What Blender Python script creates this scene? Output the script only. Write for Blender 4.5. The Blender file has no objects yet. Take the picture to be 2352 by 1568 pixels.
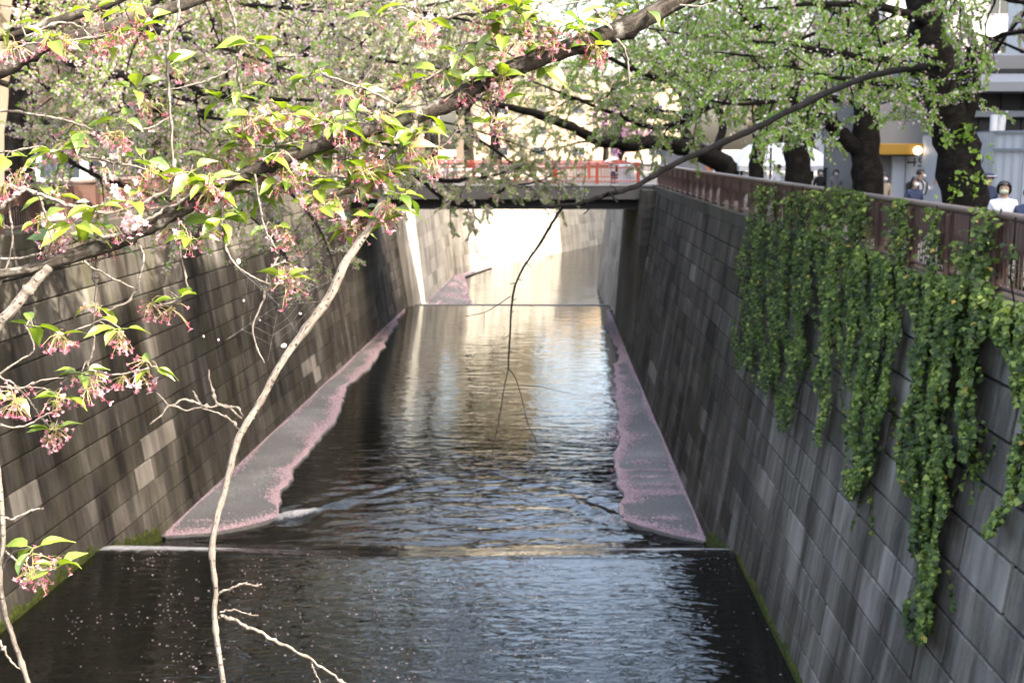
import bpy, math, random
import numpy as np
from mathutils import Vector, Matrix

# ------------------------------------------------------------------ camera, world, sun, exposure
SC = bpy.context.scene
COL = SC.collection
F = 2940.0
TH = math.atan(444.0 / F)
PSI = math.atan(64.0 * math.cos(TH) / F)
EYE = np.array([0.0, 0.0, 2.0])
cam_d = bpy.data.cameras.new('camera')
cam = bpy.data.objects.new('camera', cam_d)
COL.objects.link(cam)
cam.location = EYE
cam.rotation_euler = (math.pi / 2 - TH, 0, PSI)
cam_d.sensor_width = 36.0
cam_d.lens = 45.0
cam_d.clip_start = 0.05
cam_d.clip_end = 3000
cam_d.dof.use_dof = True
cam_d.dof.focus_distance = 3.25
cam_d.dof.aperture_fstop = 9.0
SC.camera = cam

SUN_EL = math.radians(46)
SUN_DIR = np.array([0.86, -0.51])          # towards the sun, on the ground plane
SUN_DIR = SUN_DIR / np.linalg.norm(SUN_DIR)
world = bpy.data.worlds.new('World')
SC.world = world
world.use_nodes = True
wn = world.node_tree
bg = wn.nodes['Background']
sky = wn.nodes.new('ShaderNodeTexSky')
sky.sky_type = 'NISHITA'
sky.sun_disc = False
sky.sun_elevation = SUN_EL
sky.sun_rotation = math.atan2(SUN_DIR[0], SUN_DIR[1])
sky.air_density = 1.0
sky.dust_density = 6.0
sky.ozone_density = 1.0
wn.links.new(sky.outputs[0], bg.inputs[0])
bg.inputs[1].default_value = 0.15
sun_d = bpy.data.lights.new('sun', 'SUN')
sun = bpy.data.objects.new('sun', sun_d)
COL.objects.link(sun)
sun_d.energy = 2.9
sun_d.angle = math.radians(0.55)
sun_d.color = (1.0, 0.95, 0.88)
sv = Vector((SUN_DIR[0] * math.cos(SUN_EL), SUN_DIR[1] * math.cos(SUN_EL), math.sin(SUN_EL)))
sun.rotation_euler = sv.to_track_quat('Z', 'Y').to_euler()
sun.location = (40, -30, 60)
vs = SC.view_settings
vs.view_transform = 'Standard'
vs.look = 'None'
vs.gamma = 1.0
vs.use_curve_mapping = False
vs.exposure = 3.15
try:
    vs.use_white_balance = True
    vs.white_balance_temperature = 7300
    vs.white_balance_tint = 10
except Exception:
    pass
SC.cycles.max_bounces = 8
SC.cycles.diffuse_bounces = 3
SC.cycles.glossy_bounces = 3
SC.cycles.transmission_bounces = 4
SC.cycles.transparent_max_bounces = 8
SC.cycles.sample_clamp_indirect = 6.0
SC.cycles.use_denoising = True

# ------------------------------------------------------------------ projection helpers (photo pixel, 2352 wide -> place)
_cp, _sp = math.cos(PSI), math.sin(PSI)
_R = np.array([_cp, _sp, 0.0])
_FH = np.array([-_sp, _cp, 0.0])
_FW = _FH * math.cos(TH) + np.array([0, 0, -math.sin(TH)])
_UP = _FH * math.sin(TH) + np.array([0, 0, math.cos(TH)])

def ray(px, py):
    return _R * ((px - 1176) / F) + _UP * ((784 - py) / F) + _FW
def W(px, py, d):
    r = ray(px, py)
    return EYE + r * (d / r[1])
def PZ(px, py, z):
    r = ray(px, py)
    return EYE + r * ((z - EYE[2]) / r[2])
def proj(p):
    v = np.asarray(p, float) - EYE
    zc = v @ _FW
    return 1176 + F * (v @ _R) / zc, 784 - F * (v @ _UP) / zc, zc

# ------------------------------------------------------------------ node helpers
def mk(name):
    m = bpy.data.materials.new(name)
    m.use_nodes = True
    t = m.node_tree
    t.nodes.clear()
    o = t.nodes.new('ShaderNodeOutputMaterial')
    return m, t, o
def nd(t, typ, **kw):
    n = t.nodes.new(typ)
    for k, v in kw.items():
        if k.startswith('i_'):
            key = k[2:].replace('_', ' ')
            s = n.inputs[int(key)] if key.isdigit() else n.inputs[key]
            if hasattr(v, 'is_linked') or isinstance(v, bpy.types.NodeSocket):
                t.links.new(v, s)
            else:
                s.default_value = v
        else:
            setattr(n, k, v)
    return n
def ramp(t, fac, stops, interp='LINEAR'):
    n = t.nodes.new('ShaderNodeValToRGB')
    n.color_ramp.interpolation = interp
    e = n.color_ramp.elements
    while len(e) < len(stops):
        e.new(0.5)
    for el, (p, c) in zip(e, stops):
        el.position = p
        el.color = (c[0], c[1], c[2], 1) if len(c) == 3 else c
    t.links.new(fac, n.inputs[0])
    return n.outputs[0]
def mixc(t, fac, a, b, mode='MIX'):
    n = t.nodes.new('ShaderNodeMix')
    n.data_type = 'RGBA'
    n.blend_type = mode
    for s, v in ((n.inputs[0], fac), (n.inputs[6], a), (n.inputs[7], b)):
        if isinstance(v, bpy.types.NodeSocket):
            t.links.new(v, s)
        else:
            s.default_value = v if not isinstance(v, tuple) or len(v) == 4 else (*v, 1)
    return n.outputs[2]
def math_(t, op, a, b=0.0):
    n = t.nodes.new('ShaderNodeMath')
    n.operation = op
    for s, v in ((n.inputs[0], a), (n.inputs[1], b)):
        if isinstance(v, bpy.types.NodeSocket):
            t.links.new(v, s)
        else:
            s.default_value = v
    return n.outputs[0]
def noise(t, vec, scale, detail=4, rough=0.55, mapping=None, dist=0.0):
    if mapping:
        mp = nd(t, 'ShaderNodeMapping')
        t.links.new(vec, mp.inputs[0])
        mp.inputs['Scale'].default_value = mapping
        vec = mp.outputs[0]
    n = nd(t, 'ShaderNodeTexNoise')
    n.inputs['Scale'].default_value = scale
    n.inputs['Detail'].default_value = detail
    n.inputs['Roughness'].default_value = rough
    n.inputs['Distortion'].default_value = dist
    t.links.new(vec, n.inputs['Vector'])
    return n.outputs[0]
def wpos(t):
    return nd(t, 'ShaderNodeNewGeometry').outputs['Position']
def attr(t, name):
    return nd(t, 'ShaderNodeAttribute', attribute_name=name).outputs['Fac']
KD = 0.62      # overall reflectance scale of painted and stony surfaces
def dim(t, c):
    if isinstance(c, bpy.types.NodeSocket):
        return mixc(t, 1.0, c, (KD, KD, KD, 1), 'MULTIPLY')
    return tuple(q * KD for q in c[:3])
def principled(t, o, color, rough=0.8, bump=None, bump_s=0.3, bump_d=0.01, metal=0.0, spec=0.5, normal=None):
    color = dim(t, color)
    p = nd(t, 'ShaderNodeBsdfPrincipled')
    for key, v in (('Base Color', color), ('Roughness', rough), ('Metallic', metal), ('Specular IOR Level', spec)):
        if isinstance(v, bpy.types.NodeSocket):
            t.links.new(v, p.inputs[key])
        else:
            p.inputs[key].default_value = v if not isinstance(v, tuple) or len(v) == 4 else (*v, 1)
    if bump is not None:
        b = nd(t, 'ShaderNodeBump')
        b.inputs['Strength'].default_value = bump_s
        b.inputs['Distance'].default_value = bump_d
        t.links.new(bump, b.inputs['Height'])
        t.links.new(b.outputs[0], p.inputs['Normal'])
    t.links.new(p.outputs[0], o.inputs[0])
    return p

M = {}
def simple(name, col, rough=0.7, var=0.25, scale=6.0, metal=0.0, bump=0.15, spec=0.4):
    """painted / plain surface with slight mottling and wear"""
    m, t, o = mk(name)
    n = noise(t, wpos(t), scale, 5)
    n2 = noise(t, wpos(t), scale * 9, 3)
    c = mixc(t, n, tuple(x * (1 - var) for x in col), tuple(min(1, x * (1 + var)) for x in col))
    principled(t, o, c, rough, n2, bump, 0.004, metal, spec)
    M[name] = m
    return m

def concrete(name, dark, mid, pale, streak=1.0, moss=0.0, stain_lo=None, tonefac=1.0):
    m, t, o = mk(name)
    p = wpos(t)
    tone = attr(t, 'tone')
    s1 = noise(t, p, 1.0, 5, 0.6, (0.9, 0.9, 0.10))        # long water streaks running down
    s2 = noise(t, p, 1.0, 4, 0.6, (5.5, 5.5, 0.22))
    big = noise(t, p, 0.22, 4)
    fine = noise(t, p, 14.0, 6, 0.65)
    v = math_(t, 'ADD', math_(t, 'MULTIPLY', tone, 0.8 * tonefac), math_(t, 'MULTIPLY', fine, 0.16))
    v = math_(t, 'ADD', v, math_(t, 'MULTIPLY', math_(t, 'SUBTRACT', s1, 0.5), 1.15 * streak))
    v = math_(t, 'ADD', v, math_(t, 'MULTIPLY', math_(t, 'SUBTRACT', s2, 0.5), 0.42 * streak))
    v = math_(t, 'ADD', v, math_(t, 'MULTIPLY', math_(t, 'SUBTRACT', big, 0.5), 0.8))
    c = ramp(t, v, [(0.05, dark), (0.42, mid), (0.85, pale)])
    # pale lime runs
    runs = noise(t, p, 1.0, 3, 0.6, (3.3, 3.3, 0.05))
    rf = ramp(t, runs, [(0.66, (0, 0, 0)), (0.74, (1, 1, 1))])
    c = mixc(t, math_(t, 'MULTIPLY', rf, 0.42 * streak), c, (0.26, 0.255, 0.235, 1))
    drk = noise(t, p, 1.0, 4, 0.6, (2.3, 2.3, 0.07))
    df = ramp(t, drk, [(0.54, (0, 0, 0)), (0.68, (1, 1, 1))])
    # old seepage: heavy black runs where the wall has long been wet
    wet = noise(t, p, 0.055, 3, 0.5, (1, 1, 0.5))
    wf = ramp(t, wet, [(0.42, (0.25, 0.25, 0.25)), (0.58, (1, 1, 1))])
    c = mixc(t, math_(t, 'MULTIPLY', math_(t, 'MULTIPLY', df, wf), 0.8 * streak), c, (0.020, 0.018, 0.014, 1))
    brn = noise(t, p, 1.0, 4, 0.6, (0.7, 0.7, 0.12))
    c = mixc(t, math_(t, 'MULTIPLY', ramp(t, brn, [(0.5, (0, 0, 0)), (0.66, (1, 1, 1))]), 0.16 * streak), c, (0.115, 0.086, 0.062, 1))
    # olive algae
    al = noise(t, p, 1.0, 4, 0.6, (1.1, 1.1, 0.25))
    af = ramp(t, al, [(0.52, (0, 0, 0)), (0.68, (1, 1, 1))])
    c = mixc(t, math_(t, 'MULTIPLY', af, 0.35 + moss), c, (0.10, 0.10, 0.045, 1))
    principled(t, o, c, 0.92, fine, 0.5, 0.015, 0, 0.08)
    M[name] = m
    return m

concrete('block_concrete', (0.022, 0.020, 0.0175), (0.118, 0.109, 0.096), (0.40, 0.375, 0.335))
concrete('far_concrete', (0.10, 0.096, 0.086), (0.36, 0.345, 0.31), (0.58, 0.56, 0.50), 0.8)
concrete('coping_concrete', (0.045, 0.042, 0.036), (0.10, 0.094, 0.08), (0.20, 0.19, 0.165), 0.6, 0.25)
simple('joint', (0.018, 0.017, 0.015), 0.95, 0.3)
simple('bed', (0.05, 0.048, 0.04), 0.9)

# wet concrete shelf beside the stream
m, t, o = mk('shelf_concrete')
p = wpos(t)
a = noise(t, p, 9.0, 7, 0.7); b_ = noise(t, p, 0.35, 4); g_ = noise(t, p, 60.0, 2)
v = math_(t, 'ADD', math_(t, 'MULTIPLY', a, 0.55), math_(t, 'ADD', math_(t, 'MULTIPLY', b_, 0.5), math_(t, 'MULTIPLY', g_, 0.35)))
c = ramp(t, v, [(0.45, (0.06, 0.06, 0.06)), (0.72, (0.145, 0.145, 0.142)), (0.95, (0.40, 0.398, 0.39))])
principled(t, o, c, 0.75, a, 0.4, 0.02)
M['shelf_concrete'] = m

# water
def water_mat(name, scale, strength, stretch, rough=0.03, dist=0.05):
    m, t, o = mk(name)
    p = wpos(t)
    n1 = noise(t, p, scale, 2, 0.5, stretch, 0.5)
    n2 = noise(t, p, scale * 2.6, 2, 0.5, stretch, 0.5)
    n3 = noise(t, p, 0.22, 2)
    lo_ = math_(t, 'MULTIPLY', n1, attr(t, 'swell'))
    hi_ = math_(t, 'MULTIPLY', n2, attr(t, 'rough'))
    h = math_(t, 'MULTIPLY', math_(t, 'ADD', lo_, hi_), math_(t, 'ADD', 0.3, math_(t, 'MULTIPLY', n3, 1.4)))
    foam = attr(t, 'foam')
    fn = noise(t, p, 5.0, 7, 0.75, (1, 0.5, 1))
    ff = math_(t, 'MULTIPLY', math_(t, 'SUBTRACT', math_(t, 'ADD', fn, math_(t, 'MULTIPLY', foam, 0.47)), 0.76), 2.6)
    ffn = t.nodes.new('ShaderNodeClamp'); t.links.new(ff, ffn.inputs[0])
    pr = nd(t, 'ShaderNodeBsdfPrincipled')
    pr.inputs['Base Color'].default_value = (0.005, 0.005, 0.004, 1)
    pr.inputs['Roughness'].default_value = rough
    pr.inputs['IOR'].default_value = 1.34
    bn = nd(t, 'ShaderNodeBump'); bn.inputs['Strength'].default_value = strength; bn.inputs['Distance'].default_value = dist
    t.links.new(h, bn.inputs['Height']); t.links.new(bn.outputs[0], pr.inputs['Normal'])
    fo = nd(t, 'ShaderNodeBsdfDiffuse'); fo.inputs[0].default_value = (0.30, 0.31, 0.32, 1)
    mx = nd(t, 'ShaderNodeMixShader')
    t.links.new(ffn.outputs[0], mx.inputs[0]); t.links.new(pr.outputs[0], mx.inputs[1]); t.links.new(fo.outputs[0], mx.inputs[2])
    t.links.new(mx.outputs[0], o.inputs[0])
    M[name] = m
water_mat('water', 1.5, 1.0, (0.45, 1.0, 1.0), 0.004, 0.030)
water_mat('far_water', 0.9, 0.8, (0.5, 1.0, 1.0), 0.02, 0.05)

# moss
m, t, o = mk('moss')
n = noise(t, wpos(t), 9.0, 5, 0.7); n2 = noise(t, wpos(t), 40.0, 4, 0.7)
c = ramp(t, n, [(0.3, (0.018, 0.022, 0.008)), (0.5, (0.055, 0.075, 0.012)), (0.72, (0.13, 0.16, 0.022))])
principled(t, o, c, 0.95, n2, 0.9, 0.03, 0, 0.2)
M['moss'] = m

# thin leaf-like materials: light passes through
def leafy(name, stops, trans, gloss=0.06, grough=0.35, veins=False):
    m, t, o = mk(name)
    tone = attr(t, 'tone')
    if veins:
        oi = nd(t, 'ShaderNodeObjectInfo').outputs['Random']
        uvn = nd(t, 'ShaderNodeUVMap').outputs[0]
        sx = nd(t, 'ShaderNodeSeparateXYZ'); t.links.new(uvn, sx.inputs[0])
        au = math_(t, 'ABSOLUTE', sx.outputs[0])
        ph = math_(t, 'MULTIPLY', math_(t, 'SUBTRACT', sx.outputs[1], math_(t, 'MULTIPLY', au, 0.28)), 62.0)
        w = math_(t, 'SINE', ph)
        ve = ramp(t, w, [(0.72, (0, 0, 0)), (0.98, (1, 1, 1))])
        rib = ramp(t, au, [(0.0, (1, 1, 1)), (0.09, (0, 0, 0))])
        vv = math_(t, 'MAXIMUM', math_(t, 'MULTIPLY', ve, 0.5), rib)
        blot = noise(t, wpos(t), 35.0, 3)
        tone = math_(t, 'ADD', math_(t, 'MULTIPLY', oi, 0.75), math_(t, 'MULTIPLY', blot, 0.3))
    c = ramp(t, tone, stops)
    if veins:
        c = mixc(t, math_(t, 'MULTIPLY', vv, 0.35), c, (0.42, 0.52, 0.12, 1))
    c = dim(t, c)
    df = nd(t, 'ShaderNodeBsdfDiffuse'); t.links.new(c, df.inputs[0])
    tr = nd(t, 'ShaderNodeBsdfTranslucent')
    hs = nd(t, 'ShaderNodeHueSaturation'); hs.inputs['Value'].default_value = 1.25; hs.inputs['Saturation'].default_value = 1.1
    t.links.new(c, hs.inputs['Color']); t.links.new(hs.outputs[0], tr.inputs[0])
    mx = nd(t, 'ShaderNodeMixShader'); mx.inputs[0].default_value = trans
    t.links.new(df.outputs[0], mx.inputs[1]); t.links.new(tr.outputs[0], mx.inputs[2])
    gl = nd(t, 'ShaderNodeBsdfGlossy'); gl.inputs['Roughness'].default_value = grough
    m2 = nd(t, 'ShaderNodeMixShader'); m2.inputs[0].default_value = gloss
    t.links.new(mx.outputs[0], m2.inputs[1]); t.links.new(gl.outputs[0], m2.inputs[2])
    if veins:
        bn = nd(t, 'ShaderNodeBump'); bn.inputs['Strength'].default_value = 0.35; bn.inputs['Distance'].default_value = 0.0015
        t.links.new(math_(t, 'SUBTRACT', 1.0, vv), bn.inputs['Height'])
        t.links.new(bn.outputs[0], df.inputs['Normal']); t.links.new(bn.outputs[0], gl.inputs['Normal'])
    t.links.new(m2.outputs[0], o.inputs[0])
    M[name] = m
leafy('fresh_leaf', [(0.0, (0.070, 0.145, 0.022)), (0.4, (0.15, 0.245, 0.030)), (0.75, (0.235, 0.33, 0.042)), (1.0, (0.32, 0.38, 0.07))], 0.45, 0.07, 0.32, True)
leafy('crown_leaf', [(0.0, (0.09, 0.15, 0.028)), (0.35, (0.19, 0.34, 0.05)), (0.7, (0.32, 0.55, 0.09)), (1.0, (0.46, 0.66, 0.15))], 0.5, 0.04, 0.4)
leafy('crown_blossom', [(0.0, (0.32, 0.14, 0.13)), (0.3, (0.56, 0.32, 0.32)), (0.6, (0.82, 0.58, 0.64)), (0.85, (0.98, 0.82, 0.89)), (1.0, (1.0, 0.96, 1.0))], 0.5, 0.02, 0.5)
leafy('ivy_leaf', [(0.0, (0.010, 0.026, 0.005)), (0.35, (0.040, 0.080, 0.012)), (0.7, (0.135, 0.215, 0.032)), (0.965, (0.38, 0.48, 0.10)), (0.99, (0.62, 0.46, 0.07)), (1.0, (0.60, 0.40, 0.08))], 0.25, 0.025, 0.4)
leafy('shrub_leaf', [(0.0, (0.04, 0.07, 0.015)), (0.6, (0.10, 0.15, 0.03)), (1.0, (0.18, 0.23, 0.05))], 0.3, 0.05, 0.4)
leafy('petal', [(0.0, (0.62, 0.36, 0.42)), (0.5, (0.72, 0.50, 0.57)), (1.0, (0.85, 0.76, 0.80))], 0.35, 0.02, 0.5)
leafy('shelf_petal', [(0.0, (0.46, 0.32, 0.33)), (0.4, (0.68, 0.49, 0.54)), (1.0, (0.88, 0.72, 0.79))], 0.2, 0.01, 0.6)
leafy('calyx', [(0.0, (0.40, 0.05, 0.11)), (0.5, (0.62, 0.18, 0.28)), (1.0, (0.82, 0.48, 0.56))], 0.3, 0.04, 0.4)
leafy('pedicel', [(0.0, (0.30, 0.30, 0.09)), (1.0, (0.50, 0.36, 0.22))], 0.25, 0.04, 0.4)
leafy('pink_flower', [(0.0, (0.55, 0.06, 0.24)), (1.0, (0.75, 0.22, 0.45))], 0.3, 0.02, 0.5)

# bark
def bark(name, dark, mid, pale, lent=0.0):
    m, t, o = mk(name)
    uv = nd(t, 'ShaderNodeUVMap').outputs[0]
    p = wpos(t)
    n = noise(t, uv, 1.0, 5, 0.65, (9.0, 22.0, 1.0))
    n2 = noise(t, p, 6.0, 5, 0.6)
    v = math_(t, 'ADD', math_(t, 'MULTIPLY', n, 0.6), math_(t, 'MULTIPLY', n2, 0.5))
    c = ramp(t, v, [(0.36, dark), (0.54, mid), (0.74, pale)])
    hgt = n
    if lent:
        l = noise(t, uv, 1.0, 2, 0.5, (7.0, 120.0, 1.0))
        lf = ramp(t, l, [(0.60, (0, 0, 0)), (0.66, (1, 1, 1))])
        c = mixc(t, math_(t, 'MULTIPLY', lf, lent), c, (0.035, 0.025, 0.02, 1))
        li = noise(t, p, 16.0, 4, 0.6)
        c = mixc(t, math_(t, 'MULTIPLY', ramp(t, li, [(0.6, (0, 0, 0)), (0.7, (1, 1, 1))]), 0.4), c, (0.40, 0.40, 0.37, 1))
        hgt = math_(t, 'ADD', n, math_(t, 'MULTIPLY', lf, 0.5))
    principled(t, o, c, 0.9, hgt, 0.7, 0.006 if lent else 0.03, 0, 0.08)
    M[name] = m
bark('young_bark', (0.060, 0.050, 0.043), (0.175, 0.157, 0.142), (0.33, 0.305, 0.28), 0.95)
bark('shaded_limb_bark', (0.010, 0.009, 0.008), (0.036, 0.031, 0.027), (0.14, 0.128, 0.115), 0.9)  # darker bark for the upper limbs, their shade put into the colour
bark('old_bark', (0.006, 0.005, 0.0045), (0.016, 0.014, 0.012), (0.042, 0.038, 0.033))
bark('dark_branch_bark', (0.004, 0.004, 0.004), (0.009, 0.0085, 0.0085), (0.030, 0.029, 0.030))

simple('brown_paint', (0.115, 0.062, 0.050), 0.5, 0.18, 3.0)
simple('rail_paint', (0.19, 0.135, 0.118), 0.42, 0.15, 3.0)
simple('red_paint', (0.52, 0.085, 0.045), 0.5, 0.12)
simple('girder_paint', (0.035, 0.034, 0.033), 0.7, 0.3, 2.0)
simple('deck_concrete', (0.115, 0.112, 0.105), 0.9, 0.35, 1.5)
simple('kerb_concrete', (0.45, 0.45, 0.43), 0.9, 0.15, 3.0)
simple('paving', (0.25, 0.235, 0.215), 0.9, 0.2, 1.2)
simple('soil', (0.06, 0.045, 0.03), 0.95, 0.3, 4.0)
simple('white_panel', (0.62, 0.65, 0.70), 0.45, 0.05, 1.0)
simple('white_cloth', (0.80, 0.81, 0.82), 0.8, 0.05, 3.0)
simple('ochre_board', (0.42, 0.22, 0.015), 0.55, 0.15, 2.0)
simple('grey_render', (0.27, 0.265, 0.26), 0.85, 0.12, 0.8)
simple('dark_sheet', (0.010, 0.010, 0.011), 0.6, 0.3, 3.0)
simple('steel_beam', (0.30, 0.33, 0.38), 0.5, 0.1, 2.0)
simple('roof_grey', (0.27, 0.28, 0.30), 0.6, 0.12, 1.0)
simple('brown_render', (0.20, 0.16, 0.12), 0.9, 0.1, 0.5)
simple('cream_render', (0.46, 0.37, 0.26), 0.9, 0.08, 0.5)
simple('pale_render', (0.60, 0.60, 0.60), 0.9, 0.08, 0.4)
simple('window_frame', (0.35, 0.35, 0.36), 0.5, 0.1)
simple('iron', (0.03, 0.03, 0.032), 0.5, 0.3)
simple('ink', (0.02, 0.025, 0.03), 0.8, 0.1)
simple('orange_banner', (0.75, 0.18, 0.04), 0.7, 0.1)
simple('van_white', (0.75, 0.77, 0.78), 0.3, 0.03)
simple('tyre', (0.02, 0.02, 0.02), 0.9, 0.2)
simple('skin', (0.50, 0.32, 0.24), 0.6, 0.06, 8)
simple('hair', (0.012, 0.010, 0.009), 0.5, 0.3, 20)
simple('cloth_white', (0.72, 0.74, 0.78), 0.85, 0.05, 8)
simple('cloth_navy', (0.035, 0.055, 0.12), 0.85, 0.15, 8)
simple('cloth_black', (0.018, 0.018, 0.02), 0.85, 0.2, 8)
simple('cloth_grey', (0.22, 0.22, 0.24), 0.85, 0.12, 8)
simple('cloth_beige', (0.45, 0.38, 0.28), 0.85, 0.12, 8)
simple('cloth_mint', (0.35, 0.60, 0.48), 0.85, 0.1, 8)
simple('mask_white', (0.82, 0.83, 0.85), 0.9, 0.03, 8)
simple('mask_sage', (0.42, 0.44, 0.33), 0.9, 0.05, 8)
m, t, o = mk('glass')
principled(t, o, (0.03, 0.04, 0.05), 0.06, None)
M['glass'] = m
m, t, o = mk('lamp_globe')
e = nd(t, 'ShaderNodeEmission'); e.inputs[0].default_value = (1.0, 0.86, 0.66, 1); e.inputs[1].default_value = 0.7
t.links.new(e.outputs[0], o.inputs[0])
M['lamp_globe'] = m

# ------------------------------------------------------------------ object helpers
class MB:
    def __init__(s):
        s.v = []; s.f = []; s.t = []; s.m = []; s.uv = None
    def add(s, verts, faces, tone=0.5, mi=0):
        b = len(s.v)
        s.v.extend([tuple(map(float, q)) for q in verts])
        for fc in faces:
            s.f.append(tuple(b + i for i in fc)); s.t.append(tone); s.m.append(mi)
    def box(s, x0, x1, y0, y1, z0, z1, tone=0.5, mi=0):
        s.add([(x0, y0, z0), (x1, y0, z0), (x1, y1, z0), (x0, y1, z0), (x0, y0, z1), (x1, y0, z1), (x1, y1, z1), (x0, y1, z1)],
              [(0, 3, 2, 1), (4, 5, 6, 7), (0, 1, 5, 4), (1, 2, 6, 5), (2, 3, 7, 6), (3, 0, 4, 7)], tone, mi)
    def bevbox(s, x0, x1, y0, y1, z0, z1, b=0.01, tone=0.5):
        vs_ = []
        for (X0, X1, Y0, Y1, Z) in ((x0 + b, x1 - b, y0 + b, y1 - b, z0), (x0, x1, y0, y1, z0 + b), (x0, x1, y0, y1, z1 - b), (x0 + b, x1 - b, y0 + b, y1 - b, z1)):
            vs_ += [(X0, Y0, Z), (X1, Y0, Z), (X1, Y1, Z), (X0, Y1, Z)]
        fs = [(0, 3, 2, 1), (12, 13, 14, 15)]
        for k in range(3):
            for i in range(4):
                j = (i + 1) % 4
                fs.append((k * 4 + i, k * 4 + j, k * 4 + 4 + j, k * 4 + 4 + i))
        s.add(vs_, fs, tone)
    def mesh(s, name):
        me = bpy.data.meshes.new(name)
        me.from_pydata(s.v, [], s.f)
        at = me.attributes.new('tone', 'FLOAT', 'FACE')
        at.data.foreach_set('value', np.array(s.t, dtype=np.float32))
        if any(s.m):
            me.polygons.foreach_set('material_index', np.array(s.m, dtype=np.int32))
        me.update()
        return me

def np_mesh(name, V, FQ, tone=None, uv=None, smooth=False, mi=None, vattr=None):
    """V (n,3), FQ (m,k) same-sided faces"""
    V = np.ascontiguousarray(V, dtype=np.float32); FQ = np.ascontiguousarray(FQ, dtype=np.int32)
    me = bpy.data.meshes.new(name)
    me.vertices.add(len(V)); me.vertices.foreach_set('co', V.ravel())
    k = FQ.shape[1]
    me.loops.add(FQ.size); me.loops.foreach_set('vertex_index', FQ.ravel())
    me.polygons.add(len(FQ)); me.polygons.foreach_set('loop_start', np.arange(0, FQ.size, k, dtype=np.int32))
    if mi is not None:
        me.polygons.foreach_set('material_index', np.asarray(mi, dtype=np.int32))
    if tone is not None:
        at = me.attributes.new('tone', 'FLOAT', 'FACE'); at.data.foreach_set('value', np.asarray(tone, dtype=np.float32))
    if vattr is not None:
        for an, av in vattr.items():
            at = me.attributes.new(an, 'FLOAT', 'POINT'); at.data.foreach_set('value', np.asarray(av, dtype=np.float32))
    if uv is not None:
        ul = me.uv_layers.new(name='UVMap')
        ul.data.foreach_set('uv', np.asarray(uv, dtype=np.float32)[FQ.ravel()].ravel())
    me.polygons.foreach_set('use_smooth', np.full(len(FQ), smooth))
    me.update(calc_edges=True)
    return me

def origin(o):
    v = Vector((0, 0, 0))
    while o is not None:
        v += o.location; o = o.parent
    return v
def obj(name, me, mat=None, parent=None, kind=None):
    o = bpy.data.objects.new(name, me)
    if mat is not None:
        for mm in (mat if isinstance(mat, (list, tuple)) else [mat]):
            me.materials.append(M[mm])
    COL.objects.link(o)
    if parent is not None:
        o.parent = parent
        o.location = -origin(parent)
    if kind:
        o['kind'] = kind
    return o
def thing(name, label, cat, loc=(0, 0, 0), group=None):
    o = bpy.data.objects.new(name, None)
    COL.objects.link(o)
    o.location = loc; o.empty_display_size = 0.2
    o['label'] = label; o['category'] = cat
    if group: o['group'] = group
    return o
def tag(o, label, cat, group=None):
    o['label'] = label; o['category'] = cat
    if group: o['group'] = group
    return o

def catmull(pts, n):
    P = np.asarray(pts, float)
    if len(P) == 2:
        tt = np.linspace(0, 1, n)[:, None]
        return P[0] * (1 - tt) + P[1] * tt
    Q = np.vstack([2 * P[0] - P[1], P, 2 * P[-1] - P[-2]])
    out = []
    u = np.linspace(0, len(P) - 1 - 1e-9, n)
    for a in u:
        i = int(a); s = a - i
        p0, p1, p2, p3 = Q[i], Q[i + 1], Q[i + 2], Q[i + 3]
        out.append(0.5 * ((2 * p1) + (-p0 + p2) * s + (2 * p0 - 5 * p1 + 4 * p2 - p3) * s * s + (-p0 + 3 * p1 - 3 * p2 + p3) * s ** 3))
    return np.array(out)

class Tubes:
    """many tubes in one mesh"""
    def __init__(s): s.V = []; s.F = []; s.U = []; s.n = 0
    def add(s, pts, rad, sides=6, jit=0.0, rng=None):
        P = np.asarray(pts, float); k = len(P)
        R = np.asarray(rad, float)
        if R.ndim == 0: R = np.full(k, float(R))
        T = np.gradient(P, axis=0); T /= (np.linalg.norm(T, axis=1)[:, None] + 1e-9)
        ref = np.array([0.31, 0.17, 0.94]) if abs(T[0][2]) < 0.9 else np.array([1.0, 0.1, 0.0])
        A = np.cross(T, ref); A /= (np.linalg.norm(A, axis=1)[:, None] + 1e-9)
        B = np.cross(T, A)
        an = np.linspace(0, 2 * math.pi, sides + 1)[:-1]
        rr = R[:, None] * np.ones((1, sides))
        if jit and rng is not None:
            rr = rr * (1 + jit * rng.normal(size=rr.shape))
        V = P[:, None, :] + rr[:, :, None] * (np.cos(an)[None, :, None] * A[:, None, :] + np.sin(an)[None, :, None] * B[:, None, :])
        L = np.concatenate([[0], np.cumsum(np.linalg.norm(np.diff(P, axis=0), axis=1))])
        U = np.stack([np.tile(np.abs(np.linspace(-1, 1, sides)), (k, 1)), np.tile(L[:, None], (1, sides))], -1)
        i = np.arange(k - 1)[:, None] * sides; j = np.arange(sides)[None, :]; j2 = (j + 1) % sides
        Fq = np.stack([i + j, i + j2, i + sides + j2, i + sides + j], -1).reshape(-1, 4) + s.n
        V = V.reshape(-1, 3)
        s.V.append(V); s.F.append(Fq); s.U.append(U.reshape(-1, 2)); s.n += len(V)
        return s
    def mesh(s, name):
        Fq = np.vstack(s.F)
        return np_mesh(name, np.vstack(s.V), Fq, np.full(len(Fq), 0.5), np.vstack(s.U), True)

# ------------------------------------------------------------------ the canal: levels and lines
Z_POOL, Z_RUN, Z_FAR = -8.3, -9.4, -10.0
Y_CREST, Y_WEIR = 31.3, 93.0
BAT = 0.15
def xr(y): return 6.32
def xl(y): return -12.55 + 0.0283 * (y - 36.3)
rng = np.random.default_rng(7)
rnd = random.Random(11)

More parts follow.
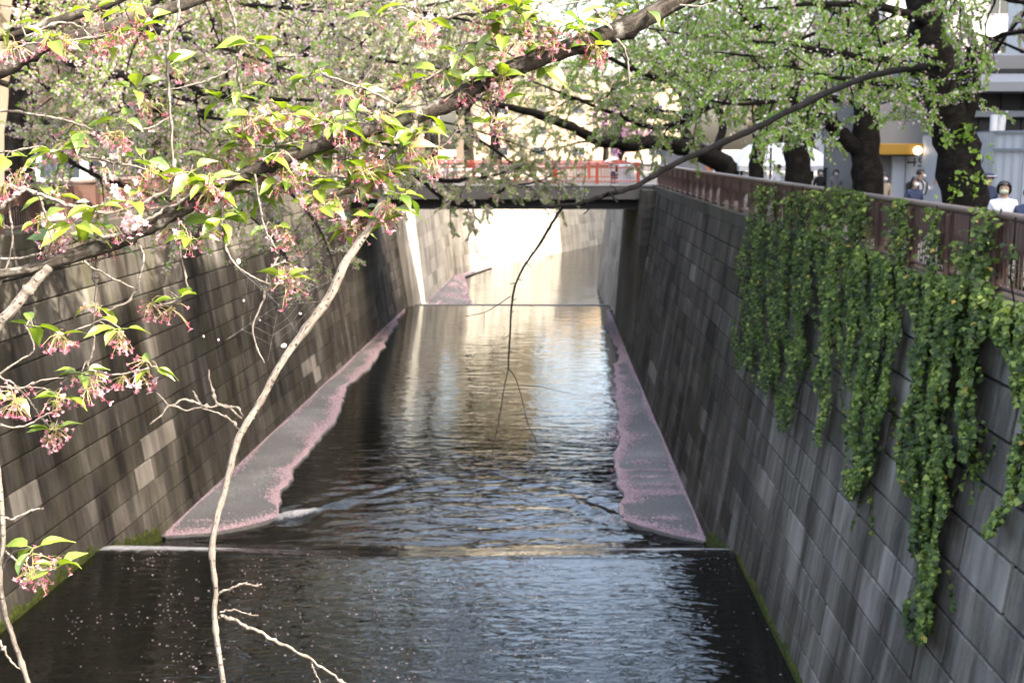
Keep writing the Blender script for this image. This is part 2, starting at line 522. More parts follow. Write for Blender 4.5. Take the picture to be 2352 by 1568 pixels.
# ---- ground: two banks
def poly_sheet(name, pts, z, mat):
    me = bpy.data.meshes.new(name)
    me.from_pydata([(x, y, z) for x, y in pts], [], [tuple(range(len(pts)))])
    me.update()
    o = obj(name, me, mat)
    o['kind'] = 'structure'
    return o
G_Z = -0.2
poly_sheet('ground_right', [(6.7, -40), (900, -40), (900, 196), (70, 196), (40, 178), (26, 160), (6.2, 116), (6.0, 72.5), (6.7, 72.4)], G_Z, 'paving')
poly_sheet('ground_left', [(-900, -40), (-13.9, -40), (-12.7, 37), (-11.0, 95), (-9.6, 121), (9.0, 171), (34, 204), (66, 222), (900, 222), (900, 1500), (-900, 1500)], G_Z, 'paving')
poly_sheet('river_bed', [(-16, -20), (9, -20), (9, 110), (60, 190), (60, 230), (-16, 230)], -10.6, 'bed')

# ---- water surface (pool, weir chute, run)
def water_height(X, Y):
    t_ = np.clip((Y - Y_CREST - 0.25 * np.sin(X * 0.35)) / 4.9, 0, 1)
    s_ = t_ * t_ * (3 - 2 * t_)
    Z = Z_POOL + (Z_RUN - Z_POOL) * np.clip(s_, 0, 1)
    return Z
def seg_dist(X, Y, a, b):
    ax, ay = a; bx, by = b
    dx, dy = bx - ax, by - ay
    tt = np.clip(((X - ax) * dx + (Y - ay) * dy) / (dx * dx + dy * dy), 0, 1)
    return np.hypot(X - (ax + tt * dx), Y - (ay + tt * dy)), tt
xs = np.arange(-12.6, 6.2, 0.14)
ys = np.concatenate([np.arange(9, 30, 0.5), np.arange(30, 48, 0.13), np.arange(48, Y_WEIR + 0.2, 0.4)])
X, Y = np.meshgrid(xs, ys)
Z = water_height(X, Y)
lt = PZ(640, 1190, Z_RUN)[:2]; lc = PZ(1010, 1085, Z_RUN)[:2]
rt = PZ(1430, 1200, Z_RUN)[:2]; rc = PZ(1180, 1085, Z_RUN)[:2]
foam = np.zeros_like(X)
for a, b, amp in ((lt, lc, 0.09), (rt, rc, 0.09), (lt + np.array([-1.6, -1.1]), lc + np.array([0.4, -1.6]), 0.06), (rt + np.array([1.6, -1.1]), rc + np.array([-0.4, -1.6]), 0.06)):
    d, tt = seg_dist(X, Y, a, b)
    am_ = 0.95 * amp * np.clip(1 - 1.05 * tt, 0, 1) * (0.8 + 0.35 * np.sin(X * 3.1 + Y * 1.3) + 0.25 * np.sin(X * 7.7 - Y * 2.9))
    Z += am_ * np.exp(-(d / 0.28) ** 2) - 0.5 * am_ * np.exp(-((d - 0.55) / 0.3) ** 2)
chop = np.zeros_like(X)
for q in range(26):
    an = rng.uniform(-0.6, 0.6); kk = rng.uniform(3.0, 11.0)
    chop += np.sin((Y * math.cos(an) + X * math.sin(an)) * kk + 1.3 * np.sin(X * rng.uniform(.5, 1.6) + rng.uniform(0, 6)) + rng.uniform(0, 6)) / kk
Z += np.clip((Y - Y_CREST - 0.2) / 2, 0, 1) * np.clip((50 - Y) / 8, 0, 1) * chop * 0.011
def foam_at(p0, p1, w, amp):
    a = PZ(*p0, -8.55)[:2]; b = PZ(*p1, -8.55)[:2]
    d, tt = seg_dist(X, Y, a, b)
    return amp * np.exp(-(d / w) ** 2)
foam += foam_at((235, 1270), (470, 1266), 0.6, 1.0) + foam_at((300, 1264), (760, 1232), 0.5, 0.8)
foam += foam_at((1520, 1268), (1688, 1264), 0.35, 1.1) + foam_at((1400, 1250), (1500, 1270), 0.5, 0.95)
d, tt = seg_dist(X, Y, lt, lt + np.array([0.9, 0.9])); foam += 1.2 * np.exp(-(d / 0.3) ** 2)
d, tt = seg_dist(X, Y, rt + np.array([0.1, -0.2]), rt + np.array([-0.8, 0.7])); foam += 0.9 * np.exp(-(d / 0.28) ** 2)
foam += 0.22 * np.exp(-((Y - (Y_CREST + 1.2)) / 1.2) ** 2) * (Y > Y_CREST)
n, k = X.shape
V = np.stack([X, Y, Z], -1).reshape(-1, 3)
i = np.arange(n - 1)[:, None] * k; j = np.arange(k - 1)[None, :]
FQ = np.stack([i + j, i + j + 1, i + k + j + 1, i + k + j], -1).reshape(-1, 4)
me = np_mesh('river_water', V, FQ, None, None, True, None, {'foam': np.clip(foam, 0, 1.3).ravel(), 'rough': np.where(Y < Y_CREST, 0.75, np.where(Y < Y_CREST + 4, 1.1 + 0 * np.clip(Y - Y_CREST, 0, 4), np.clip(0.75 - (Y - 37) / 60, 0.1, 0.8))).ravel(), 'swell': np.where(Y < Y_CREST, 0.35, np.where(Y < Y_CREST + 4, 1.1 + 0.05 * np.clip(Y - Y_CREST, 0, 4), np.clip(1.1 - (Y - 37) / 75, 0.4, 1.1))).ravel()})
w_ = obj('river_water', me, 'water'); w_['kind'] = 'structure'
# water below the second sill, running round the bend
mb = MB()
mb.add([(-9.5, Y_WEIR + 0.05, Z_FAR), (6, Y_WEIR + 0.05, Z_FAR), (8, 112, Z_FAR), (60, 190, Z_FAR), (60, 225, Z_FAR), (30, 210, Z_FAR), (12, 180, Z_FAR), (-10, 125, Z_FAR)], [tuple(range(8))])
me_ = mb.mesh('lower_river_water')
for an_ in ('swell', 'rough'):
    at_ = me_.attributes.new(an_, 'FLOAT', 'POINT'); at_.data.foreach_set('value', np.full(8, 0.7, np.float32))
w_ = obj('lower_river_water', me_, 'far_water'); w_['kind'] = 'structure'
# concrete sills under both drops
mb = MB()
mb.add([(-12.5, Y_CREST - 0.5, -8.34), (6.0, Y_CREST - 0.5, -8.34), (6.0, Y_CREST, -8.34), (-12.5, Y_CREST, -8.34),
        (-12.5, Y_CREST + 4.4, -9.55), (6.0, Y_CREST + 4.4, -9.55), (6, Y_CREST + 4.4, -10.5), (-12.5, Y_CREST + 4.4, -10.5), (6, Y_CREST - 0.5, -10.5), (-12.5, Y_CREST - 0.5, -10.5)],
       [(0, 1, 2, 3), (3, 2, 5, 4), (4, 5, 6, 7), (1, 0, 9, 8)])
o = obj('weir_sill', mb.mesh('weir_sill'), 'shelf_concrete'); o['kind'] = 'structure'
mb = MB()
mb.box(-11.5, 6.0, Y_WEIR + 0.2, Y_WEIR + 0.85, -10.55, -9.385, 0.5)
o = obj('lower_sill', mb.mesh('lower_sill'), 'shelf_concrete'); o['kind'] = 'structure'

# ---- dry concrete shelves either side of the run, with ragged water line
def wobble(P, amp, step, seed):
    r = np.random.default_rng(seed)
    P = np.asarray(P)
    L = np.concatenate([[0], np.cumsum(np.linalg.norm(np.diff(P, axis=0), axis=1))])
    s = np.arange(0, L[-1], step)
    Q = np.stack([np.interp(s, L, P[:, c]) for c in range(2)], -1)
    e = r.normal(size=len(s)); e = np.convolve(e, [0.25, 0.5, 0.25], 'same')
    e2 = np.interp(s, s[::6], r.normal(size=len(s[::6])))
    Q[:, 0] += amp * (0.5 * e + 0.8 * e2)
    return Q
edgeL = [PZ(x, y, Z_RUN)[:2] for x, y in ((918, 722), (905, 755), (878, 805), (850, 850), (800, 890), (778, 960), (722, 1030), (682, 1080), (655, 1130), (645, 1180))]
edgeR = [PZ(x, y, Z_RUN)[:2] for x, y in ((1402, 712), (1388, 752), (1421, 802), (1410, 862), (1418, 930), (1422, 1000), (1410, 1062), (1422, 1130), (1420, 1192))]
tailL = [PZ(x, y, Z_RUN)[:2] for x, y in ((640, 1192), (600, 1206), (540, 1220), (480, 1230), (420, 1235), (372, 1237))]
tailR = [PZ(x, y, Z_RUN)[:2] for x, y in ((1425, 1197), (1470, 1214), (1540, 1233), (1600, 1245), (1634, 1252))]
eL = np.vstack([wobble(edgeL, 0.10, 0.25, 1), wobble(tailL, 0.03, 0.25, 2)])
eR = np.vstack([wobble(edgeR, 0.10, 0.25, 3), wobble(tailR, 0.03, 0.25, 4)])
def wall_base_x(y, s, z=Z_RUN):
    return (xr(y) + BAT * z) if s > 0 else (xl(y) - BAT * z)
def shelf(name, e, s):
    zt = Z_RUN + 0.075
    vs_, fs = [], []
    for q in e:
        wx = wall_base_x(q[1], s) + s * 0.05
        vs_ += [(q[0], q[1], zt - 0.03), (q[0] + s * min(0.12, abs(wx - q[0]) * .5), q[1], zt), (wx, q[1], zt), (q[0] - s * 0.03, q[1], zt - 0.5)]
    for a in range(len(e) - 1):
        b = a * 4
        fs += [(b, b + 1, b + 5, b + 4), (b + 1, b + 2, b + 6, b + 5), (b + 3, b, b + 4, b + 7)]
    mb = MB(); mb.add(vs_, fs)
    o = obj(name, mb.mesh(name), 'shelf_concrete'); o['kind'] = 'structure'
    return zt
shelf('concrete_shelf_left', eL, -1)
ZS = shelf('concrete_shelf_right', eR, 1)
# shelf beyond the lower sill
mb = MB()
mb.add([(-9.4, Y_WEIR + 0.9, -9.9), (-5.3, Y_WEIR + 0.9, -9.9), (-5.2, 99, -9.9), (-5.9, 104, -9.9), (-6.2, 110, -9.9), (-7.0, 119, -9.9), (-4.6, 130, -9.9), (2.2, 148, -9.9), (9.3, 166.6, -9.9), (30, 197, -9.9), (30, 205, -9.9), (9, 171, -9.9), (-9.2, 122, -9.9)], [tuple(range(13))])
o = obj('concrete_shelf_far', mb.mesh('concrete_shelf_far'), 'shelf_concrete'); o['kind'] = 'structure'

# ---- petals washed up along the shelves (too many to count)
def quads(C, size, rngq, flat=0.15, tone=None, asp=0.8):
    n = len(C)
    th = rngq.uniform(0, 2 * math.pi, n)
    nx = rngq.normal(0, flat, n); ny = rngq.normal(0, flat, n)
    u = np.stack([np.cos(th), np.sin(th), nx * np.cos(th) + ny * np.sin(th)], -1)
    v = np.stack([-np.sin(th), np.cos(th), -nx * np.sin(th) + ny * np.cos(th)], -1)
    s = (size * rngq.uniform(0.6, 1.3, n))[:, None] if np.ndim(size) == 0 else size[:, None]
    V = np.stack([C - u * s * .5, C + v * s * .5 * asp, C + u * s * .5, C - v * s * .5 * asp], 1).reshape(-1, 3)
    Fq = np.arange(4 * n).reshape(n, 4)
    return V, Fq
pts = []
for e, s in ((eL, -1), (eR, 1)):
    ln = len(e)
    L = np.concatenate([[0], np.cumsum(np.linalg.norm(np.diff(e, axis=0), axis=1))])
    # band along the water's edge
    ndrop = 40000
    uu = rng.uniform(0, L[-1], ndrop)
    bx = np.interp(uu, L, e[:, 0]); by = np.interp(uu, L, e[:, 1])
    ww = 0.42 + 0.16 * np.sin(uu * 0.9 + s) + 0.10 * np.sin(uu * 2.3) + 0.12 * np.sin(uu * 0.37 + 1)
    tail = by < 40
    ww = np.where(tail, 0.5, ww)
    off = np.abs(rng.normal(0, 0.55, ndrop)) * ww * (1 + 0.25 * rng.normal(0, 1, ndrop))
    dx = s * off * np.where(tail & (uu > L[-1] - 5), 0.25, 1.0)
    dy = np.where(tail & (uu > L[-1] - 5.5), off * 1.3, 0)
    pts.append(np.stack([bx + dx + s * 0.04, by + dy, np.full(ndrop, ZS + 0.006)], -1))
    # thin line against the wall
    nw = 9000
    y_ = rng.uniform(e[:, 1].min() + 0.2, 90, nw)
    x_ = np.array([wall_base_x(q, s) for q in y_]) - s * (0.03 + np.abs(rng.normal(0, 0.13, nw)) * (0.6 + 0.5 * np.sin(y_ * 0.6)))
    pts.append(np.stack([x_, y_, np.full(nw, ZS + 0.006)], -1))
    # stray scatter and smears
    ns = 120
    y_ = e[:, 1].min() + 0.4 + rng.exponential(14, ns); y_ = np.minimum(y_, 88)
    ed = np.array([e[np.argmin(np.abs(e[:, 1] - q)), 0] for q in y_])
    wb = np.array([wall_base_x(q, s) for q in y_])
    x_ = ed + (wb - ed) * rng.uniform(0.1, 0.95, ns)
    pts.append(np.stack([x_, y_, np.full(ns, ZS + 0.006)], -1))
for (px, py, wx, wy, num) in ((1525, 1112, .45, .12, 500), (1515, 1130, .5, .25, 1100), (1500, 1095, .4, .1, 350), (1530, 1190, .25, .14, 350), (1500, 1080, .7, .07, 500), (1445, 1000, .4, .4, 900), (1440, 900, .35, .5, 600), (1470, 1060, .3, .2, 300), (480, 1195, .5, .1, 100)):
    c = PZ(px, py, ZS)
    pts.append(np.stack([rng.normal(c[0], wx, num), rng.normal(c[1], wy, num), np.full(num, ZS + 0.006)], -1))
fx_ = rng.uniform(0, 1, 9000)
fy_ = 94 + 26 * rng.uniform(0, 1, 9000) ** 1.0
xa_ = -10.35 + 1.25 + (fy_ - 94) * 0.035; xb_ = np.interp(fy_, [94, 99, 104, 110, 119, 121], [-5.3, -5.2, -5.9, -6.2, -7.0, -6.8])
k_ = np.abs(0.5 + 0.5 * np.sin(fy_ * .9 + 4 * fx_)) * (fx_ > .25) + (fx_ > .85) + (fx_ < .08)
far_p = np.stack([xa_ + (xb_ - xa_) * fx_, fy_, np.full(9000, -9.893)], -1)[rng.uniform(0, 1.4, 9000) < k_]
u_ = rng.uniform(0, 1, 5000); far_q = np.stack([np.interp(u_, [0, .35, .7, 1], [-7.6, -4.9, 1.9, 9.0]) + rng.normal(0, .12, 5000), np.interp(u_, [0, .35, .7, 1], [120, 130, 148.3, 166.9]), np.full(5000, -9.893)], -1)
P = np.vstack(pts)
lo = np.array([wall_base_x(q, -1) for q in P[:, 1]]) + 0.02; hi = np.array([wall_base_x(q, 1) for q in P[:, 1]]) - 0.02
P = P[(P[:, 0] > lo) & (P[:, 0] < hi)]
P = np.vstack([P, far_p, far_q])
P[:, 2] += rng.uniform(0, 0.02, len(P))
V, Fq = quads(P, np.where(P[:, 1] > 93, 0.13, 0.052) * rng.uniform(.6, 1.3, len(P)), rng, 0.2)
o = obj('petal_drift', np_mesh('petal_drift', V, Fq, rng.uniform(0, 1, len(Fq))), 'shelf_petal', None, 'stuff')
tag(o, 'pink drift of fallen cherry petals along both concrete shelves', 'petals')
# petals floating on the pool
npet = 2300
npet = 7000
C = np.stack([rng.uniform(-11, 5, npet), 9 + 23.3 * rng.beta(1.6, 1.1, npet), np.full(npet, Z_POOL + 0.012)], -1)
dn_ = 0.5 + 0.5 * np.sin(C[:, 0] * 0.9 + 1.8 * np.sin(C[:, 1] * 0.35)) * np.sin(C[:, 1] * 0.8 + 1.5 * np.sin(C[:, 0] * 0.5)) + 0.25 * np.sin(C[:, 0] * 2.7 + C[:, 1] * 1.1)
C = C[rng.random(npet) < np.clip(dn_, 0.03, 1) ** 2.2 * np.where(C[:, 0] < 0.5, 0.75, 0.4)]
V, Fq = quads(C, 0.034 * rng.choice([.6, .8, 1, 1.2, 1.7], len(C)), rng, 0.12)
o = obj('floating_petals', np_mesh('floating_petals', V, Fq, rng.uniform(0.5, 1, len(Fq))), 'petal', None, 'stuff')
tag(o, 'white petals floating scattered on the dark pool water', 'petals')

# ------------------------------------------------------------------ block retaining walls
def in_view(p, mx=160):
    x, y, zc = proj(p)
    return zc > 0 and -mx < x < 2352 + mx and -mx < y < 1568 + mx
def block_mesh(mb, fx, s, y0, y1, z0, z1, proud, tone, gap_y=0.007, gap_z=0.021, ch=0.014):
    y0 += gap_y; y1 -= gap_y; z0 += gap_z; z1 -= gap_z
    def P(y, z, dep):      # dep: into the canal
        return (fx(y) + s * BAT * z - s * dep, y, z)
    vs_ = []
    for (a, b, c, d, dep) in ((y0, y1, z0, z1, -0.09), (y0, y1, z0, z1, proud - ch), (y0 + ch, y1 - ch, z0 + ch, z1 - ch, proud)):
        vs_ += [P(a, c, dep), P(b, c, dep), P(b, d, dep), P(a, d, dep)]
    fs = [(8, 9, 10, 11)]
    for kk in (0, 4):
        for q in range(4):
            r = (q + 1) % 4
            fs.append((kk + q, kk + r, kk + 4 + r, kk + 4 + q))
    if s > 0:
        fs = [tuple(reversed(q)) for q in fs]
    mb.add(vs_, fs, tone)
def block_wall(label, fx, s, ya, yb, ztop, zbot_f, course, width, seed):
    r = random.Random(seed)
    w = thing('retaining_wall', label, 'wall', (fx(ya), ya, ztop), 'canal walls of concrete blocks')
    # backing behind the joints
    mb = MB()
    yy = np.linspace(ya, yb, 12)
    for a, b in zip(yy[:-1], yy[1:]):
        vs_ = []
        for (y, z) in ((a, -10.5), (b, -10.5), (b, ztop), (a, ztop)):
            vs_.append((fx(y) + s * BAT * z + s * 0.055, y, z))
        vs_ += [(fx(a) + s * 0.9, a, ztop), (fx(b) + s * 0.9, b, ztop)]
        mb.add(vs_, [(0, 1, 2, 3), (3, 2, 5, 4)] if s < 0 else [(3, 2, 1, 0), (4, 5, 2, 3)])
    obj('backing', mb.mesh('backing'), 'joint', w)
    items = []
    z1 = ztop; row = 0
    while z1 > -9.8:
        z0 = z1 - course
        y = ya - (row % 2) * width * 0.5 - r.random() * 0.3
        while y < yb:
            y1_ = min(y + width * r.choice((0.94, 1.0, 1.0, 1.06)), yb)
            y0_ = max(y, ya)
            if y1_ - y0_ > 0.2:
                tone = min(1, max(0, r.gauss(0.36, 0.065) + (0.26 * max(-0.42, min(1.0, (34 - y) / 18)) if s > 0 else -0.08)))  # right wall: sky light on near blocks put into tone; far ones stained darker
                q = r.random()
                if q < 0.035: tone += 0.26
                elif q < 0.08: tone -= 0.14
                c = (fx(y0_) + s * BAT * z0, 0.5 * (y0_ + y1_), 0.5 * (z0 + z1))
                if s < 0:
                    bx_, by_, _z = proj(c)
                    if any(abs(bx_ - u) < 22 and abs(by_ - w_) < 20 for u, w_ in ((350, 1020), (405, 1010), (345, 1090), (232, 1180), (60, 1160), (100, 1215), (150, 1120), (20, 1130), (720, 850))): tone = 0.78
                if in_view(c):
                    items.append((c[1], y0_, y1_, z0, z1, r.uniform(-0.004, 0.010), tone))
            y += width
        z1 = z0; row += 1
    items.sort(key=lambda q: q[0])
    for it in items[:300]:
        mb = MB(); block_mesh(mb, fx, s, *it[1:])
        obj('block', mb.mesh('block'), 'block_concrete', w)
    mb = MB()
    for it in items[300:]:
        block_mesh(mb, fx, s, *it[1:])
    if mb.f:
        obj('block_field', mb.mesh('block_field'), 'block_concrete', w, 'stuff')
    return w
Y_END = 71.6
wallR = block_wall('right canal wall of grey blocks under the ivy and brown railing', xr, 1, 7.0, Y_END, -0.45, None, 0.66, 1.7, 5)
wallL = block_wall('left canal wall of streaked dark grey blocks behind the cherry branches', xl, -1, 22.0, 92.5, -0.45, None, 0.66, 1.5, 6)
# coping beams
for w, fx, s, ya, yb in ((wallR, xr, 1, 6.0, Y_END), (wallL, xl, -1, 20.0, 92.5)):
    step = 4.2
    y = ya
    while y < yb:
        y1 = min(y + step, yb) - 0.02
        mb = MB()
        a0, a1 = fx(y), fx(y1)
        prof = [(-0.07, -0.45), (-0.07, -0.06), (-0.04, -0.03), (0.55, -0.03), (0.55, -0.45)]
        vs_ = [(a0 + s * q, y, z) for q, z in prof] + [(a1 + s * q, y1, z) for q, z in prof]
        m5 = 5
        fs = [(q, (q + 1) % m5, m5 + (q + 1) % m5, m5 + q) for q in range(m5)] + [tuple(range(m5)), tuple(range(2 * m5 - 1, m5 - 1, -1))]
        mb.add(vs_, fs, rnd.uniform(0.3, 0.6))
        obj('coping', mb.mesh('coping'), 'coping_concrete', w)
        y += step
# moss at the pool's water line and beside the chute
def moss_strip(w, fx, s, seed):
    r = np.random.default_rng(seed)
    mb = MB()
    ys_ = np.arange(9, Y_CREST + 0.2, 0.12)
    tops = 0.12 + 0.10 * np.abs(np.interp(ys_, ys_[::5], r.normal(size=len(ys_[::5])))) + 0.03 * r.normal(size=len(ys_))
    for a in range(len(ys_) - 1):
        y0, y1 = ys_[a], ys_[a + 1]
        vs_ = []
        for (y, z, dep) in ((y0, Z_POOL - 0.1, 0.05), (y1, Z_POOL - 0.1, 0.05), (y1, Z_POOL + tops[a + 1] * .6, 0.045), (y0, Z_POOL + tops[a] * .6, 0.045), (y1, Z_POOL + tops[a + 1], 0.005), (y0, Z_POOL + tops[a], 0.005)):
            vs_.append((fx(y) + s * BAT * z - s * dep, y, z))
        mb.add(vs_, [(0, 1, 2, 3), (3, 2, 4, 5)])
    ys_ = np.arange(Y_CREST + 0.2, Y_CREST + 5.0, 0.1)
    for a in range(len(ys_) - 1):
        y0, y1 = ys_[a], ys_[a + 1]
        def top(y):
            q = (y - Y_CREST) / 4.8
            return Z_POOL + 0.05 - 0.75 * q + 0.07 * math.sin(y * 9 + s) + 0.05 * math.sin(y * 23)
        vs_ = []
        for (y, z, dep) in ((y0, -9.5, 0.05), (y1, -9.5, 0.05), (y1, top(y1) - .08, 0.045), (y0, top(y0) - .08, 0.045), (y1, top(y1), 0.005), (y0, top(y0), 0.005)):
            vs_.append((fx(y) + s * BAT * z - s * dep, y, z))
        mb.add(vs_, [(0, 1, 2, 3), (3, 2, 4, 5)])
    o = obj('moss', mb.mesh('moss'), 'moss', w, 'stuff')
moss_strip(wallR, xr, 1, 21); moss_strip(wallL, xl, -1, 22)
# drain outlets on the right wall: a short lip and dark mouth
for (px, py) in ((1640, 600), (1452, 545)):
    # find the wall point along the ray
    r_ = ray(px, py); lam = (6.32 + BAT * EYE[2]) / (r_[0] - BAT * r_[2]); c = EYE + r_ * lam
    t_ = Tubes()
    an = np.linspace(0, 2 * math.pi, 13)
    t_.add(np.array([[c[0] - 0.02, c[1] + 0.16 * math.cos(q), c[2] + 0.16 * math.sin(q)] for q in an]), 0.03, 6)
    ring = obj('drain_outlet', t_.mesh('drain_outlet'), 'coping_concrete', wallR)
    mb = MB(); mb.add([(c[0] - 0.012, c[1] + 0.15 * math.cos(q), c[2] + 0.15 * math.sin(q)) for q in an[:-1]], [tuple(range(11, -1, -1))])
    obj('mouth', mb.mesh('mouth'), 'joint', ring)

# ---- plain walls beyond the bridge (smooth concrete, formwork courses)
def plain_wall(label, pts, s, ztop, zbot, mat, course=1.1, width=3.0, bat=0.12, seed=3):
    r = random.Random(seed)
    w = thing('far_canal_wall', label, 'wall', (pts[0][0], pts[0][1], ztop))
    P = np.array(pts, float)
    items = MB(); back = MB()
    for a in range(len(P) - 1):
        A, B = P[a], P[a + 1]
        L = np.linalg.norm(B - A); tdir = (B - A) / L
        nrm = np.array([-tdir[1], tdir[0]]) * s       # away from the water
        nseg = max(1, int(L / width))
        def pt(u, z, dep):
            q = A + tdir * u + nrm * (-bat * (z) * -1 * 1.0) * 0 + nrm * (bat * z) - nrm * dep
            return (q[0], q[1], z)
        back.add([pt(0, zbot, -0.05), pt(L, zbot, -0.05), pt(L, ztop, -0.05), pt(0, ztop, -0.05), (*(A + nrm * 1.0), ztop), (*(B + nrm * 1.0), ztop)], [(0, 1, 2, 3), (3, 2, 5, 4)])
        z1 = ztop
        while z1 > zbot:
            z0 = max(zbot, z1 - course)
            for q in range(nseg):
                u0, u1 = L * q / nseg + 0.01, L * (q + 1) / nseg - 0.01
                items.add([pt(u0, z0 + .01, -.06), pt(u1, z0 + .01, -.06), pt(u1, z1 - .01, -.06), pt(u0, z1 - .01, -.06), pt(u0, z0 + .01, 0), pt(u1, z0 + .01, 0), pt(u1, z1 - .01, 0), pt(u0, z1 - .01, 0)],
                          [(4, 5, 6, 7), (0, 1, 5, 4), (1, 2, 6, 5), (2, 3, 7, 6), (3, 0, 4, 7)], min(1, max(0, r.gauss(0.55, 0.1))))
            z1 = z0
    obj('backing', back.mesh('backing'), 'joint', w)
    obj('course_field', items.mesh('course_field'), mat, w, 'stuff')
    # coping
    mb = MB()
    for a in range(len(P) - 1):
        A, B = P[a], P[a + 1]; tdir = (B - A) / np.linalg.norm(B - A); nrm = np.array([-tdir[1], tdir[0]]) * s
        q = [A - nrm * .08, B - nrm * .08, B + nrm * .6, A + nrm * .6]
        mb.add([(*v, ztop) for v in q] + [(*v, ztop + .3) for v in q], [(0, 3, 2, 1), (4, 5, 6, 7), (0, 1, 5, 4), (1, 2, 6, 5), (2, 3, 7, 6), (3, 0, 4, 7)])
    obj('coping', mb.mesh('coping'), 'coping_concrete', w)
    return w
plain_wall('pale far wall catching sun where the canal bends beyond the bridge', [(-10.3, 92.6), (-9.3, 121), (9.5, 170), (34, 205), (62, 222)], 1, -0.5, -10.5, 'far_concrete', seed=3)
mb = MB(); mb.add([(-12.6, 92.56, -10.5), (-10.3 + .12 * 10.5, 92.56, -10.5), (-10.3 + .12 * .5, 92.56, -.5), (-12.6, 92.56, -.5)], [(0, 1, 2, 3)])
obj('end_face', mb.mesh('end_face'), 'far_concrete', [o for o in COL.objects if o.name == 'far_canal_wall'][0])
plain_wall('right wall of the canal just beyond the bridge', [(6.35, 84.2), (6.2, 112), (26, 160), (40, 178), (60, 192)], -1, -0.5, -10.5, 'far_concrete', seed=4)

# ---- pilasters carrying the bridge
def pilaster(label, x0, x1, ya, yb, s, zbot=-10.4, mat='coping_concrete', rungs=False, bat=0.07):
    p_ = thing('bridge_abutment', label, 'abutment', (x0, ya, zbot))
    z1 = -0.45 if not rungs else -0.25
    mb = MB()
    # front face battered like the wall; stacked lifts
    zs = np.linspace(zbot, z1, 15)
    for a in range(14):
        za, zb = zs[a] + 0.006, zs[a + 1] - 0.006
        fa, fb = x0 + s * bat * za, x0 + s * bat * zb
        mb.add([(fa, ya, za), (x1, ya, za), (x1, yb, za), (fa, yb, za), (fb, ya, zb), (x1, ya, zb), (x1, yb, zb), (fb, yb, zb)],
               [(0, 3, 2, 1), (4, 5, 6, 7), (0, 1, 5, 4), (1, 2, 6, 5), (2, 3, 7, 6), (3, 0, 4, 7)] if s > 0 else [(0, 1, 2, 3), (7, 6, 5, 4), (4, 5, 1, 0), (5, 6, 2, 1), (6, 7, 3, 2), (7, 4, 0, 3)], rnd.uniform(0.3, 0.6))
    obj('pier', mb.mesh('pier'), mat, p_)
    if rungs:
        for q in range(15):
            z = -1.2 - q * 0.5
            xx = x0 + s * bat * z
            t_ = Tubes(); t_.add([(xx + 0.12, ya + 0.02, z), (xx + 0.12, ya - 0.15, z), (xx + 0.5, ya - 0.15, z), (xx + 0.5, ya + 0.02, z)], 0.025, 5)
            obj('rung', t_.mesh('rung'), 'iron', p_)
    return p_
pilaster('right bridge abutment with iron ladder rungs down its face', 5.62, 7.5, 69.2, 84.2, 1, rungs=True)
pilaster('left bridge abutment in deep shade at the end of the bridge', -10.75, -13.5, 70.8, 84.2, -1)

# ------------------------------------------------------------------ road bridge over the canal
BY0, BY1 = 72.2, 84.0
br = thing('road_bridge', 'low concrete road bridge crossing the canal with red railing', 'bridge', (-2.5, BY0, -1.4))
mb = MB(); mb.box(-13.6, 7.6, BY0, BY1, -0.86, -0.22, 0.5)
obj('deck', mb.mesh('deck'), 'deck_concrete', br)
mb = MB(); mb.box(-13.6, 7.6, BY0 - 0.12, BY0 + 0.3, -0.84, -0.10, 0.5)
obj('fascia', mb.mesh('fascia'), 'deck_concrete', br)
mb = MB(); mb.box(-13.6, 7.6, BY0 - 0.16, BY0 + 0.34, -0.10, 0.0, 0.5)
obj('kerb', mb.mesh('kerb'), 'kerb_concrete', br)
mb = MB(); mb.box(-13.6, 7.6, BY1 - 0.34, BY1 + 0.16, -0.21, 0.0, 0.5)
obj('kerb', mb.mesh('kerb'), 'kerb_concrete', br)
for k in range(6):
    y = BY0 + 0.35 + k * 2.1
    mb = MB()
    mb.box(-13.2, 7.3, y, y + 0.42, -1.42, -1.37); mb.box(-13.2, 7.3, y + 0.19, y + 0.23, -1.37, -0.865)
    for q in range(12):
        mb.box(-13 + q * 1.75, -12.97 + q * 1.75, y + 0.02, y + 0.19, -1.37, -0.865)
    obj('girder', mb.mesh('girder'), 'girder_paint', br)
def bridge_rail(y):
    x = -12.9
    for k in range(9):
        mb = MB(); mb.bevbox(x - 0.09, x + 0.09, y - 0.08, y + 0.08, 0.0, 1.22, 0.015)
        obj('rail_post', mb.mesh('rail_post'), 'red_paint', br)
        if k < 8:
            t_ = Tubes(); t_.add([(x + .09, y, 1.16), (x + 2.2, y, 1.16)], 0.05, 8)
            obj('top_rail', t_.mesh('top_rail'), 'red_paint', br)
            mb = MB(); mb.bevbox(x + .09, x + 2.21, y - .025, y + .025, 0.88, 0.94, .008)
            obj('middle_rail', mb.mesh('middle_rail'), 'red_paint', br)
            mb = MB(); mb.bevbox(x + .09, x + 2.21, y - .025, y + .025, 0.12, 0.18, .008)
            bt = obj('bottom_rail', mb.mesh('bottom_rail'), 'red_paint', br)
            mb = MB()
            for q in range(1, 12):
                xx = x + .09 + q * 2.12 / 12
                mb.box(xx - .008, xx + .008, y - .008, y + .008, .18, .88)
            obj('baluster_row', mb.mesh('baluster_row'), 'red_paint', bt, 'stuff')
        x += 2.3
bridge_rail(BY0 + 0.1); bridge_rail(BY1 - 0.1)

